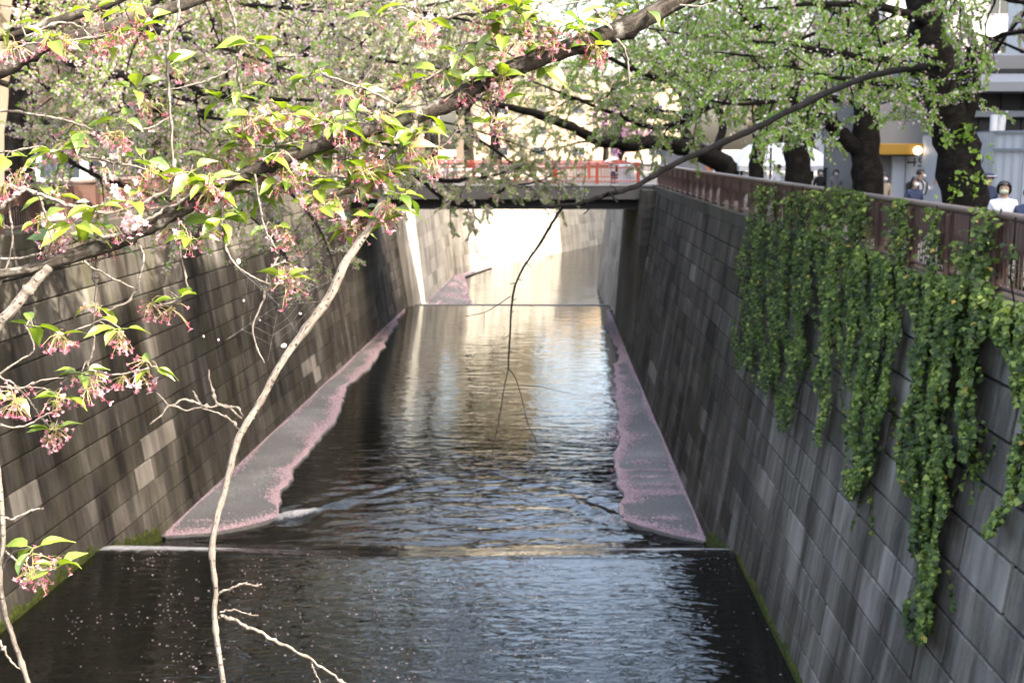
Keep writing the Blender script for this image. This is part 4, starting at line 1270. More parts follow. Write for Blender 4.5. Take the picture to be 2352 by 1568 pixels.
tree('third cherry trunk on the right, stout and knotted before the marquee',
     mk_trunk(1836, T3, (0.46, 0.40, 0.33, 0.30, 0.22), ((1834, 415, T3), (1828, 350, T3), (1832, 290, T3), (1815, 230, T3), (1800, 140, T3), (1790, 20, T3))),
     [limb((0.20, 0.15, 0.06), (1830, 290, T3), (1790, 262, 39.5), (1740, 215, 38.5), (1720, 120, 37.5), (1715, 20, 37)),
      limb((0.14, 0.12, 0.03), (1815, 225, T3), (1717, 190, 39), (1620, 202, 37), (1545, 190, 35.5), (1450, 158, 34), (1360, 112, 32.5)),
      limb((0.07, 0.04, 0.015), (1800, 150, T3), (1700, 100, 38), (1580, 80, 36), (1460, 60, 34)),
      limb((0.07, 0.04, 0.015), (1800, 110, T3), (1900, 70, 39), (2000, 90, 38))],
     103, green=0.0, pinkness=0.75, leaf=(6, 0.105), blos=(3, 0.055), gkw=dict(sp2=0.34))
T4 = 48.6
tree('fourth slender dark cherry trunk on the right bank',
     mk_trunk(1737, T4, (0.30, 0.26, 0.24, 0.18), ((1736, 405, T4), (1742, 350, T4), (1748, 290, T4), (1758, 206, T4), (1735, 80, T4), (1712, -10, T4))),
     [limb((0.13, 0.08, 0.02), (1756, 215, T4), (1660, 235, 47), (1522, 292, 45), (1410, 262, 43), (1297, 217, 41), (1222, 187, 40)),
      limb((0.09, 0.05, 0.015), (1748, 150, T4), (1640, 140, 46), (1530, 120, 44), (1420, 130, 42)),
      limb((0.08, 0.05, 0.015), (1745, 120, T4), (1640, 50, 46), (1500, 30, 44), (1380, 40, 42))],
     104, green=-0.02, pinkness=0.7, leaf=(6, 0.115), blos=(4, 0.06), gkw=dict(sp2=0.32))
T5 = 55.0
tree('leaning cherry on the right throwing a long dark limb across the canal',
     mk_trunk(1700, T5, (0.55, 0.48, 0.36, 0.30), ((1682, 400, T5), (1640, 364, 54.6), (1564, 337, 54), (1522, 326, 53.5))),
     [limb((0.30, 0.24, 0.19, 0.13, 0.05), (1530, 327, 53.6), (1447, 331, 52), (1372, 322, 51), (1297, 289, 50), (1222, 259, 49), (1147, 240, 48), (1090, 222, 47)),
      limb((0.18, 0.12, 0.05), (1600, 350, 54.3), (1560, 290, 54), (1500, 260, 53), (1420, 240, 52), (1330, 230, 51)),
      limb((0.20, 0.14, 0.05), (1640, 364, 54.6), (1660, 290, 55), (1640, 200, 55), (1600, 90, 54), (1540, 0, 53)),
      limb((0.05, 0.03, 0.012), (1372, 322, 51), (1320, 330, 50), (1260, 345, 49), (1200, 350, 48.5))],
     105, green=-0.05, pinkness=0.7, leaf=(5, 0.115), blos=(5, 0.06), gkw=dict(sp2=0.36, l2=(0.8, 2.2)), twig_limbs=(1, 2, 3))

# ---- left bank (trunks hidden behind the foreground branches)
tree('cherry on the left bank nearest us, limbs reaching over the canal',
     mk_trunk(40, 35, (0.42, 0.34, 0.26), ((45, 420, 35), (50, 250, 35), (60, 110, 35), (90, -40, 34.5), (120, -220, 34))),
     [limb((0.16, 0.13, 0.09, 0.02), (58, 120, 35), (150, 139, 31), (300, 176, 27), (525, 221, 24), (740, 232, 22)),
      limb((0.12, 0.08, 0.05, 0.015), (62, 100, 35), (200, 45, 30), (337, 67, 26), (446, 94, 24), (540, 120, 23), (675, 165, 22)),
      limb((0.10, 0.07, 0.015), (52, 260, 35), (180, 300, 32), (340, 330, 29.5), (520, 360, 28), (680, 395, 27)),
      limb((0.10, 0.07, 0.015), (70, 60, 35), (180, 0, 32), (360, -20, 29), (560, 10, 27), (760, 30, 25.5)),
      limb((0.08, 0.06, 0.015), (50, 300, 35), (140, 360, 32), (260, 420, 30), (420, 470, 29)),
      limb((0.12, 0.09, 0.02), (110, -150, 34), (280, -380, 32), (560, -560, 30.5), (860, -640, 29.5), (1100, -650, 29)),
      limb((0.10, 0.07, 0.02), (100, -100, 34), (330, -250, 31), (620, -330, 29), (900, -380, 28)),
      limb((0.08, 0.06, 0.015), (55, 180, 35), (160, 220, 31), (330, 250, 28), (480, 270, 26.5), (640, 290, 25.5))],
     111, pinkness=0.72, green=0.04, leaf=(5, 0.10), blos=(9, 0.055))
tree('second cherry on the left bank, a spray hanging down the wall',
     mk_trunk(352, 48, (0.42, 0.34, 0.24), ((352, 400, 48), (352, 260, 48), (360, 140, 48), (380, 0, 47), (390, -150, 46))),
     [limb((0.20, 0.16, 0.10, 0.03), (356, 210, 48), (480, 230, 45), (600, 215, 42), (637, 169, 40), (720, 110, 38), (800, 45, 36), (880, -30, 35)),
      limb((0.12, 0.08, 0.02), (354, 240, 48), (540, 265, 43), (730, 300, 39), (880, 330, 36.5), (1000, 335, 35)),
      limb((0.09, 0.06, 0.012), (354, 280, 48), (520, 360, 44), (650, 430, 41), (730, 520, 39), (770, 620, 38)),
      (np.array([[-14.2, 48, 7], [-9.5, 49, 10], [-4.5, 50, 11.5], [-0.3, 50, 12]]), np.array([.14, .11, .07, .02])),
      (np.array([[-14.2, 48, 6.5], [-9, 44.5, 8.6], [-4, 43, 9.6], [0.2, 42, 10.2]]), np.array([.14, .11, .07, .02])),
      (np.array([[-14.2, 48, 7.5], [-10, 53, 12], [-6, 56, 14.5], [-1.5, 57, 15.5]]), np.array([.14, .11, .07, .02])),
      limb((0.12, 0.09, 0.02), (390, -140, 46), (620, -300, 43), (860, -420, 41), (1080, -480, 39.5), (1180, -480, 39)),
      limb((0.10, 0.07, 0.02), (385, -60, 46.5), (620, -130, 43), (900, -200, 40), (1120, -230, 38.5)),
      limb((0.09, 0.06, 0.012), (370, 80, 48), (520, 40, 44), (720, 10, 40), (900, 30, 37)),
      limb((0.08, 0.05, 0.012), (356, 200, 48), (520, 150, 44), (720, 190, 40), (860, 230, 38)),
      limb((0.07, 0.04, 0.012), (354, 270, 48), (470, 420, 44), (600, 520, 42), (690, 640, 41))],
     112, pinkness=0.74, leaf=(4, 0.105), blos=(8, 0.058))
tree('third cherry on the left bank with dark branches drooping before the bridge',
     mk_trunk(530, 60, (0.42, 0.34, 0.24), ((530, 400, 60), (530, 280, 60), (540, 160, 60), (560, 0, 59), (570, -120, 58))),
     [limb((0.16, 0.13, 0.11, 0.08, 0.02), (532, 260, 60), (700, 310, 56), (850, 350, 53), (909, 385, 52), (958, 406, 51), (1029, 415, 50), (1073, 412, 49.5), (1128, 404, 49), (1196, 385, 48)),
      limb((0.09, 0.07, 0.05, 0.015), (958, 406, 51), (1007, 450, 50.5), (1046, 469, 50), (1087, 472, 49), (1128, 456, 48.5), (1169, 428, 48), (1223, 420, 47.5), (1292, 395, 47)),
      limb((0.12, 0.08, 0.02), (545, 140, 60), (750, 120, 55), (950, 150, 51), (1120, 170, 48)),
      limb((0.10, 0.07, 0.02), (560, 20, 59), (720, 0, 55), (920, 20, 51), (1120, 60, 48), (1250, 90, 46)),
      (np.array([[-14.2, 60, 6], [-10, 60, 9], [-6, 59, 11], [-2.3, 58, 12]]), np.array([.14, .11, .07, .02])),
      (np.array([[-14.2, 60, 7], [-10, 64, 11], [-6, 66, 13.5], [-3, 67, 14]]), np.array([.14, .11, .07, .02])),
      (np.array([[-14.2, 60, 5.5], [-10, 62, 7.8], [-5, 63, 8.8], [-1.2, 62, 9.4]]), np.array([.14, .11, .07, .02])),
      limb((0.12, 0.08, 0.02), (568, -100, 58), (760, -200, 55), (980, -260, 52), (1180, -280, 50)),
      limb((0.10, 0.07, 0.02), (565, -60, 58.5), (780, -90, 55), (1000, -110, 52), (1220, -100, 49)),
      limb((0.08, 0.05, 0.012), (536, 220, 60), (720, 230, 56), (900, 260, 53), (1060, 290, 51), (1180, 330, 49), (1260, 360, 48)),
      limb((0.08, 0.05, 0.012), (1046, 300, 51), (1130, 340, 50), (1210, 400, 49), (1290, 440, 48.5))],
     113, pinkness=0.74, leaf=(5, 0.115), blos=(8, 0.062), gkw=dict(sp2=0.40, l2=(0.9, 2.0)))
# the near left tree whose crown closes over the pool, out of frame above and to the left
tree('cherry leaning over the pool from the left bank beside the near bridge',
     (np.array([[-14.6, 17, -.4], [-14.4, 17, 2], [-13.8, 17.2, 4.5], [-13, 17.5, 7.0], [-12.5, 18, 10]]), np.array([.45, .38, .32, .26, .15])),
     [(np.array([[-13.8, 17.2, 4.6], [-11.5, 19, 6.2], [-9, 21, 7.2], [-6, 23, 7.8], [-3.5, 24, 8.2]]), np.array([.2, .16, .12, .08, .02])),
      (np.array([[-13.4, 17.4, 6], [-11.5, 16.5, 8.0], [-9, 16, 9.4], [-6, 15.5, 10.4]]), np.array([.18, .13, .09, .02])),
      (np.array([[-13, 17.5, 7], [-11, 20, 9.2], [-8.5, 24, 10.6], [-6, 28, 11.5]]), np.array([.16, .12, .08, .02])),
      (np.array([[-14, 17.1, 4], [-12.5, 21, 5.2], [-11.5, 25, 6], [-10, 28, 6.3]]), np.array([.14, .1, .07, .02]))],
     114, pinkness=0.55)
# ---- trees beyond the bridge
def far_tree(label, x, y, h, rad, seed, pink, grp='cherry trees beyond the bridge', **kw):
    r = np.random.default_rng(seed)
    tr = (np.array([[x, y, -.4], [x + r.normal(0, .1), y, h * .2], [x + r.normal(0, .3), y, h * .4], [x + r.normal(0, .5), y, h * .62]]), np.array([.40, .32, .26, .16]))
    lb = []
    for k in range(9):
        a = k * 2.4 + r.uniform(-.4, .4); z0 = h * r.uniform(.25, .6)
        P = [np.array([x, y, z0])]
        for q in range(4):
            P.append(P[-1] + np.array([math.cos(a) * rad / 4, math.sin(a) * rad / 4, h * (.10 if k < 6 else .16) * r.uniform(.2, 1.2)]) + r.normal(0, .15, 3))
        lb.append((np.array(P), np.array([.13, .10, .07, .045, .02])))
    return tree(label, tr, lb, seed, (3, 0.19), (5, 0.125), pink, grp, gkw=dict(sp2=0.62, l2=(1.2, 2.8), sp3=0.33), **kw)
far_tree('pale pink cherry beyond the left end of the bridge', -13, 97, 14, 9, 121, 0.75)
far_tree('pink cherry on the outside of the far bend', -11, 128, 16, 8.5, 122, 0.78)
far_tree('cherry in leaf on the right just past the bridge', 11, 98, 13, 8.5, 123, 0.65)
far_tree('blossoming cherry over the middle of the far bend', -6, 166, 16, 8, 124, 0.8)
far_tree('cherry on the right inside the far bend', 21, 124, 12, 7.0, 125, 0.7)
far_tree('tall cherry behind the left bank houses by the bridge', -18, 78, 12, 7, 126, 0.6, green=0.05)
far_tree('cherry behind the site fence far right', 24, 70, 12, 7, 127, 0.5, green=0.1)
def pink_tree():
    o = far_tree('small deep pink blossom tree beyond the bridge', 7.2, 118, 5.2, 2.6, 131, 1.0, grp='ornamental trees', name='pink_tree')
    for c in o.children:
        if c.name.startswith('crown'): c.data.materials.clear(); c.data.materials.append(M['mauve_flower'])
        if c.name.startswith('blossom'): c.data.materials.clear(); c.data.materials.append(M['mauve_flower'])
leafy('mauve_flower', [(0.0, (0.42, 0.20, 0.36)), (1.0, (0.66, 0.42, 0.60))], 0.35, 0.02, 0.5)
pink_tree()
def copy_tree(src, label, x, y, rz, sc=1.0, grp=None):
    c = src.copy(); COL.objects.link(c); c.location = (x, y, G_Z); c.rotation_euler = (0, 0, rz); c.scale = (sc, sc, sc); c['label'] = label
    if grp: c['group'] = grp
    for ch in src.children:
        k = ch.copy(); COL.objects.link(k); k.parent = c
FT = [o for o in COL.objects if o.get('group') == 'cherry trees beyond the bridge']
for k, (x, y, s, lb) in enumerate(((-20, 50, 1.0, 'cherry before the brown house on the left bank'), (-19, 64, .95, 'cherry between the two brown houses on the left bank'), (-21, 36, 1.0, 'cherry at the near corner of the brown house, far left'), (-15, 111, 1.1, 'cherry on the left bank half way to the far bend'), (26, 141, 1.1, 'cherry behind the inside of the far bend'), (21, 108, 1.0, 'cherry beside the street on the right bank past the bridge'), (-6, 186, 1.3, 'cherry in front of the cream house, left part'), (10, 196, 1.2, 'cherry in front of the cream house, right part'), (-24, 128, 1.2, 'cherry behind the low grey house on the left bank'), (24, 52, 1.0, 'cherry behind the marquee on the right bank'), (30, 150, 1.2, 'cherry at the foot of the block over the bend'),
    (-13.4, 69, 1.05, 'wide cherry at the left end of the bridge, crown above the canal'), (-13.2, 86.5, 1.15, 'wide cherry just past the left end of the bridge'), (-27, 44, 1.5, 'tall cherry in the second row behind the brown house corner'), (-23, 78, 1.4, 'tall cherry in the second row level with the bridge, left'), (-20, 100, 1.5, 'tall cherry in the second row past the bridge, left'), (-8, 146, 1.5, 'tall cherry over the outer wall of the bend'), (-14, 172, 1.6, 'tall cherry left of the brown block'), (18, 88, 1.2, 'cherry behind the dark grey hut'))):
    copy_tree(FT[0 if 'wide cherry' in lb else k % len(FT)], lb, x, y, k * 1.9, s, 'cherry trees behind the banks')

# ------------------------------------------------------------------ shrubs behind the railing
def shrub(label, x, y, w, h, seed, flowers=0):
    r = np.random.default_rng(seed)
    s = thing('azalea_shrub', label, 'shrub', (x, y, G_Z), 'azaleas behind the railing')
    t_ = Tubes()
    for k in range(9):
        a = r.uniform(0, 6.28); q = np.array([x + math.cos(a) * w * .4, y + math.sin(a) * w * .5, G_Z + h * r.uniform(.5, .9)])
        t_.add(np.array([[x, y, G_Z - .02], (np.array([x, y, G_Z]) + q) / 2 + r.normal(0, .04, 3), q]), [.02, .012, .006], 5)
    obj('stems', t_.mesh('stems'), 'old_bark', s)
    n = 1500
    u = unit(r.normal(0, 1, (n, 3))); rr = r.uniform(.55, 1.05, n) ** .5
    C = np.array([x, y, G_Z + h * .5]) + u * rr[:, None] * np.array([w * .5, w * .62, h * .52])
    V, T = leaf_faces(C, u, 0.06, r)
    obj('foliage', np_mesh('foliage', V, T, np.repeat(r.uniform(0, 1, n), 2)), 'shrub_leaf', s, 'stuff')
    for k in range(flowers):
        u1 = unit(r.normal(0, 1, 3) + np.array([-1.6, -.6, .2])); c = np.array([x, y, G_Z + h * .5]) + u1 * np.array([w * .52, w * .64, h * .5])
        mb = MB()
        for q in range(5):
            an = q * 1.2566; e1 = np.array([0, math.cos(an), math.sin(an)]); e2 = np.array([0, math.cos(an + .5), math.sin(an + .5)]); e0 = np.array([0, math.cos(an - .5), math.sin(an - .5)])
            mb.add([c, c + e0 * .025 + np.array([-.012, 0, 0]), c + e1 * .045 + np.array([-.02, 0, 0]), c + e2 * .025 + np.array([-.012, 0, 0])], [(0, 1, 2, 3)], r.random())
        obj('flower', mb.mesh('flower'), 'pink_flower', s)
for k, (y, fl, lb) in enumerate(((12.5, 3, 'azalea shrub behind the railing bay nearest us'), (14.7, 4, 'azalea shrub showing green through the second arch from the right edge'), (17.2, 2, 'azalea shrub left of the nearest ivy-clad post'), (19.6, 7, 'azalea shrub with bright pink flowers in a railing arch'), (22.0, 3, 'azalea shrub with few flowers behind the ivy tangle'), (27.5, 2, 'low azalea shrub beside the first cherry trunk'), (35.5, 1, 'low azalea shrub between second and third cherry trunks'))):
    shrub(lb, 7.35, y, 0.95, 0.85, 200 + k, fl)

# ------------------------------------------------------------------ ivy
def on_wall(px, py, dep=0.0):
    r_ = ray(px, py)
    lam = (6.32 - dep + BAT * EYE[2]) / (r_[0] - BAT * r_[2])
    return EYE + r_ * lam
def on_rail(px, py, x=6.36):
    r_ = ray(px, py); return EYE + r_ * (x / r_[0])
def in_poly(x, y, P):
    P = np.asarray(P, float); c = np.zeros(len(x), bool); n = len(P); j = n - 1
    for i_ in range(n):
        xi, yi = P[i_]; xj, yj = P[j]
        hit = ((yi > y) != (yj > y)) & (x < (xj - xi) * (y - yi) / (yj - yi + 1e-9) + xi)
        c ^= hit; j = i_
    return c
def ivy_leaves(C, size, r):
    """five-pointed little leaves facing the water, tilted"""
    n = len(C)
    N = unit(np.array([-0.8, -0.45, 0.75]) + r.normal(0, 0.5, (n, 3)))
    D = unit(np.array([0, 0, -1.0]) + r.normal(0, 0.5, (n, 3))); D = unit(D - N * np.sum(D * N, 1)[:, None]); S = np.cross(N, D)
    s = (size * r.choice([.45, .6, .75, .9, 1.0, 1.15, 1.4], n))[:, None]
    sh_ = [(0, 0, 0), (.55, .18, -.08), (.38, .55, .0), (0, 1.0, -.12), (-.38, .55, .0), (-.55, .18, -.08)]
    V = np.stack([C + s * (a * S + (b - .4) * D + c * N) for a, b, c in sh_], 1).reshape(-1, 3)
    i_ = (np.arange(n) * 6)[:, None]
    T = np.concatenate([i_ + np.array([[0, 2, 1]]), i_ + np.array([[0, 3, 2]]), i_ + np.array([[0, 4, 3]]), i_ + np.array([[0, 5, 4]])], 1).reshape(-1, 3)
    return V, T
def ivy(label, polys, tips, seed, dens=1.0, tonesh=0.0, posts=()):
    r = np.random.default_rng(seed)
    c0 = on_wall(*tips[0][0])
    th = thing('ivy', label, 'ivy', c0, 'ivy hanging down the canal wall')
    t_ = Tubes()
    pts = []
    for path in tips:
        for k in range(3):
            Q = np.array([on_wall(px + r.normal(0, 5), py, r.uniform(.02, .12)) for px, py in path])
            Q = catmull(Q, 14); Q[:, 1] += r.normal(0, .03, 14)
            t_.add(Q, np.linspace(.012, .004, 14), 5)
    for poly, dn in polys:
        P = np.array(poly, float); lo = P.min(0); hi = P.max(0)
        cx = P.mean(0); d_ = on_wall(*cx)[1]
        area_px = 0.5 * abs(np.sum(P[:, 0] * np.roll(P[:, 1], 1) - P[:, 1] * np.roll(P[:, 0], 1)))
        n = int(area_px * dn * dens * 0.165 * (1 + 12.0 / d_))
        k = int(n * 1.02 * (hi[0] - lo[0]) * (hi[1] - lo[1]) / area_px)
        x = r.uniform(lo[0], hi[0], k); y = r.uniform(lo[1], hi[1], k)
        xx = x + 7 * np.sin(y * .045 + seed) + r.normal(0, 3, k)
        ok = in_poly(xx, y, P)
        # hanging strands: keep more leaves on strand lines, thin towards the bottom
        strand = 0.5 + 0.25 * np.sin(x * 0.21 + 2.2 * np.sin(y * .013 + seed) + seed) + 0.25 * np.sin(x * .11 + y * .021 + 3 * np.sin(y * .006))
        fr = (y - lo[1]) / (hi[1] - lo[1])
        keep = r.random(k) < np.clip(-0.05 + 1.5 * strand - 0.15 * fr, 0.02, 1)
        ok &= keep
        x, y = x[ok], y[ok]; st = strand[ok]
        dep = np.abs(r.normal(0, .13, len(x))) + 0.03 + 0.16 * st
        dirs_ = (_R[None] * ((x - 1176) / F)[:, None] + _UP[None] * ((784 - y) / F)[:, None] + _FW[None])
        lam = (6.32 - dep + BAT * EYE[2]) / (dirs_[:, 0] - BAT * dirs_[:, 2])
        q_ = EYE + dirs_ * lam[:, None]
        pts.append(q_[q_[:, 2] < 0.02 + 0.10 * np.abs(r.normal(0, 1, len(q_)))])
    for (px, y0, y1, wpx, dn) in posts:
        a, b = on_rail(px, y0), on_rail(px, y1)
        d_ = a[1]; h_ = abs(a[2] - b[2]); wm = wpx / (F * 6.36 / d_ ** 2)
        wm *= .7; n = int(dn * h_ * (wm + .25) * 420)
        q = np.stack([6.30 - np.abs(r.normal(0, .12, n)), d_ + r.normal(0, wm * .5 + .03, n), r.uniform(min(a[2], b[2]), max(a[2], b[2]), n)], -1)
        pts.append(q)
        t_.add(catmull(np.array([[6.36, d_, -.2], [6.27, d_ + .05, .3], [6.25, d_ - .05, .7], [6.27, d_, 1.1]]), 10), .012, 5)
    C = np.vstack(pts)
    run_ = []
    for k in range(16):          # stray runners feeling their way over bare wall
        a = C[r.integers(0, len(C))]
        if a[2] > -0.4: continue
        sgn = r.choice([-1, 1]); ln = r.uniform(.4, 1.1); m_ = 9
        yy = a[1] + sgn * np.linspace(0, ln * r.uniform(.3, .9), m_) ; zz = a[2] - np.linspace(0, ln, m_) * r.uniform(.3, 1.0) + r.normal(0, .03, m_)
        Q = np.stack([6.32 + BAT * zz - .02 - .02 * r.random(m_), yy, zz], -1)
        t_.add(Q, np.linspace(.006, .003, m_), 4)
        run_.append(np.repeat(Q, 2, 0) + r.normal(0, .035, (m_ * 2, 3)) * np.array([.3, 1, 1]))
    if run_: C = np.vstack([C] + run_)
    obj('stems', t_.mesh('stems'), 'old_bark', th, 'stuff')
    pt_ = np.sin(C[:, 1] * 2.1 + C[:, 2] * 1.3 + seed) * np.sin(C[:, 2] * 3.1 - C[:, 1] * .7)
    V, T = ivy_leaves(C, 0.074, r)
    obj('leaves', np_mesh('leaves', V, T, np.repeat(np.where(r.random(len(C)) < .005, 1.0, np.clip(r.normal(.50 + tonesh, .2, len(C)) + .15 * pt_, 0, .96)), 4)), 'ivy_leaf', th, 'stuff')
ivy('broad dark ivy curtain, leftmost on the right canal wall',
    [([(1745, 455), (1860, 470), (1868, 540), (1860, 640), (1850, 740), (1848, 800), (1838, 880), (1815, 960), (1795, 1005), (1780, 960), (1768, 900), (1740, 880), (1715, 830), (1690, 850), (1678, 800), (1690, 740), (1695, 640), (1698, 560), (1715, 500)], 1.0)],
    [((1760, 480), (1720, 640), (1700, 800)), ((1800, 480), (1790, 700), (1790, 990)), ((1840, 500), (1845, 650), (1840, 850))], 301, 1.15, -0.05,
    posts=((1758, 425, 500, 10, 1), (1790, 430, 500, 8, .7), (1828, 440, 520, 10, 1), (1853, 440, 520, 10, 1)))
ivy('narrow ivy streamer with yellow leaves beside the broad curtain',
    [([(1868, 560), (1960, 560), (1935, 680), (1925, 800), (1900, 920), (1886, 1025), (1866, 1000), (1874, 900), (1880, 780), (1872, 660)], .85)],
    [((1910, 580), (1905, 760), (1880, 1010))], 302, 1.0, 0.06, posts=((1893, 440, 575, 26, 1.2),))
ivy('middle ivy curtain ending in a ragged point half way down',
    [([(1930, 520), (2010, 560), (2075, 640), (2060, 760), (2040, 880), (2020, 1000), (2000, 1090), (1960, 1150), (1935, 1130), (1945, 1020), (1950, 900), (1940, 780), (1935, 660)], 1.0)],
    [((1990, 580), (1990, 800), (1960, 1130)), ((2030, 620), (2035, 760), (2020, 960))], 303, 1.05, 0.03, posts=((1940, 430, 560, 24, 1.3), (1985, 440, 580, 30, 1.3)))
ivy('longest ivy streamer, trailing nearly down to the water',
    [([(2080, 620), (2200, 640), (2215, 740), (2180, 860), (2170, 980), (2185, 1080), (2165, 1180), (2145, 1300), (2140, 1400), (2120, 1480), (2080, 1470), (2075, 1420), (2105, 1330), (2098, 1220), (2075, 1100), (2050, 1040), (2085, 920), (2100, 780), (2085, 700)], 1.0)],
    [((2140, 660), (2130, 900), (2120, 1180), (2100, 1470)), ((2180, 680), (2160, 900), (2150, 1150))], 304, 1.0, 0.02, posts=((2085, 460, 620, 26, 1.2), (2165, 480, 640, 14, 1.2)))
ivy('thin ivy strand hanging beside the longest streamer',
    [([(2200, 640), (2285, 660), (2270, 740), (2245, 820), (2238, 940), (2225, 1060), (2195, 1050), (2205, 920), (2200, 800)], .8), ([(2190, 600), (2290, 600), (2300, 690), (2200, 700)], .9)],
    [((2240, 680), (2225, 860), (2215, 1040))], 305, 1.0, 0.05, posts=((2286, 480, 660, 30, 1.3), (2240, 560, 660, 30, .8)))
ivy('ivy mat spilling over the coping at the right edge of the photo',
    [([(2270, 690), (2360, 700), (2420, 740), (2420, 1000), (2352, 1010), (2335, 900), (2300, 800), (2270, 740)], .85), ([(2335, 1000), (2380, 1000), (2350, 1140), (2270, 1240), (2255, 1225), (2300, 1160)], .5)],
    [((2330, 720), (2350, 860), (2345, 1080)), ((2345, 1000), (2330, 1130), (2262, 1235))], 306, 1.0, 0.12, posts=((2345, 560, 600, 14, .6),))

# young ivy sprigs on the first trunk
for k, (px, py) in enumerate(((2180, 322), (2222, 295), (2226, 318), (2208, 400), (2240, 410), (2190, 440), (2260, 362), (2235, 440))):
    r = np.random.default_rng(400 + k); c = W(px, py, T1 - .45)
    C = c + r.normal(0, .10, (16, 3)) * np.array([1, .3, 1])
    V, T = leaf_faces(C, r.normal(0, 1, (16, 3)), 0.12, r, wid=.8)
    o = bpy.data.objects.new('ivy_sprig', None); COL.objects.link(o); o.location = c; o.empty_display_size = .1
    t_ = Tubes(); t_.add(np.array([c + np.array([.02, .14, -.1]), c + np.array([0, .04, -.03]), c + np.array([-.03, -.02, .06])]), [.008, .006, .003], 5)
    obj('stem', t_.mesh('stem'), 'old_bark', o)
    obj('leaves', np_mesh('leaves', V, T, np.repeat(r.uniform(.5, 1, 16), 2)), 'crown_leaf', o, 'stuff')
    tag(o, ('round tuft of fresh leaves half way up the nearest trunk, left side', 'upper of two small sprigs in the fork of the nearest trunk', 'lower of two small sprigs in the fork of the nearest trunk', 'sprig in the middle of the nearest trunk above the rail', 'bright sprig low on the right side of the nearest trunk', 'lowest sprig on the left of the nearest trunk just above the rail', 'sprig sticking out from the right edge of the nearest trunk', 'leafy sprig at the foot of the nearest trunk on the right')[k], 'sprig', 'leaf sprigs on the nearest trunk')

# ------------------------------------------------------------------ foreground cherry: limbs, twigs, leaves and spent blossom
rf = np.random.default_rng(55)
fg = thing('cherry_tree', 'sunlit foreground cherry with grey limbs, fresh leaves and spent pink blossom', 'tree', (8.2, 3.4, G_Z), 'cherry trees along the canal')
def dep(px):      # the long limb comes nearer towards the left
    return 3.05 + 0.55 * np.clip(px / 1500.0, -0.1, 1.2)
paths = []        # (world points, radius) of everything a spray can hang on
def fg_branch(name, pts, dia, off=0.0, sides=10, n=None, jit=0.12, par=None, dz=None, bk='young_bark'):
    P = np.array([W(x, y, dep(x) + off + (0 if dz is None else dz * k / max(1, len(pts) - 1))) for k, (x, y) in enumerate(pts)])
    n = n or max(14, len(pts) * 7)
    Q = catmull(P, n)
    R = np.interp(np.linspace(0, len(pts) - 1, n), np.linspace(0, len(pts) - 1, len(dia)), dia) * 0.5 * (dep(pts[0][0]) / F)
    nz = rf.normal(0, 1, Q.shape); nz = (nz + np.roll(nz, 1, 0) + np.roll(nz, -1, 0)) / 3
    Q[1:-1] += nz[1:-1] * np.maximum(R[1:-1, None], 0.0012) * jit
    knots = 1 + np.where(R > 0.005, 0.09, 0.28) * np.maximum(0, rf.normal(0, 1, n)) ** 2 * (R > 0.0012)
    t_ = Tubes(); t_.add(Q, R * knots, sides, 0.03, rf)
    o = obj(name, t_.mesh(name), bk, fg if par is None else par)
    paths.append(Q)
    return o
main = [(1640, -45), (1560, 0), (1480, 45), (1400, 78), (1300, 112), (1230, 137), (1165, 165), (1080, 207), (1030, 237), (960, 262), (870, 290), (790, 315), (700, 345), (620, 378), (560, 403), (500, 428), (450, 458), (400, 490), (330, 522), (260, 555), (187, 582), (120, 605), (50, 622), (-60, 634)]
lm = fg_branch('limb', main, (46, 43, 41, 41, 39, 38, 36, 36, 36, 34, 32, 29, 27, 27, 28, 29, 31, 33, 33, 32, 30, 23, 19, 17), sides=14, n=130, bk='shaded_limb_bark')
# the limb runs on, out of the picture, to its trunk on the right bank
a = W(1640, -45, dep(1640))
t_ = Tubes(); t_.add(catmull(np.array([a, [2.6, 3.7, 4.3], [4.6, 3.6, 5.0], [6.6, 3.5, 4.6], [8.0, 3.4, 3.4]]), 30), np.linspace(0.034, 0.15, 30), 12, .03, rf)
obj('limb', t_.mesh('limb'), 'young_bark', fg)
t_ = Tubes(); t_.add(catmull(np.array([[8.3, 3.4, -.4], [8.2, 3.4, 1.0], [8.05, 3.4, 2.6], [8.0, 3.4, 4.4], [8.2, 3.2, 6.2]]), 24), np.linspace(0.42, 0.2, 24), 14, .05, rf)
obj('trunk', t_.mesh('trunk'), 'old_bark', fg)
fg_branch('limb', [(112, 608), (75, 655), (40, 695), (0, 742), (-50, 800)], (26, 25, 24, 22), sides=12)
fg_branch('limb', [(945, 268), (952, 288), (937, 315), (911, 360), (900, 394), (885, 424), (881, 461), (850, 520), (812, 577), (787, 616), (750, 691), (686, 777), (637, 848), (600, 919), (570, 964), (544, 1017), (526, 1085), (509, 1153), (494, 1210), (487, 1260), (489, 1302), (496, 1352), (493, 1412), (501, 1484), (512, 1565), (524, 1660)],
          (20, 15, 16, 17, 17, 18, 17, 17, 18, 19, 21, 16, 15, 14, 14, 15, 13, 13, 12, 14, 11, 10, 12, 11, 11, 11), sides=12, n=120, dz=-0.25)
fg_branch('limb', [(-60, 180), (0, 160), (60, 128), (120, 100), (200, 80), (280, 55), (360, 28), (440, 5), (520, -30)], (44, 42, 40, 36, 34, 32, 30, 30), off=.35, sides=12, bk='shaded_limb_bark')
fg_branch('limb', [(-40, 92), (30, 80), (90, 60), (160, 40), (240, 12), (320, -25)], (16, 18, 22, 24, 26), off=.55, sides=10, bk='shaded_limb_bark')
fg_branch('limb', [(0, 1130), (4, 1181), (7, 1242), (1, 1331), (11, 1405), (28, 1459), (50, 1523), (72, 1590)], (13, 12, 11, 11, 11, 11, 11), off=-.15)
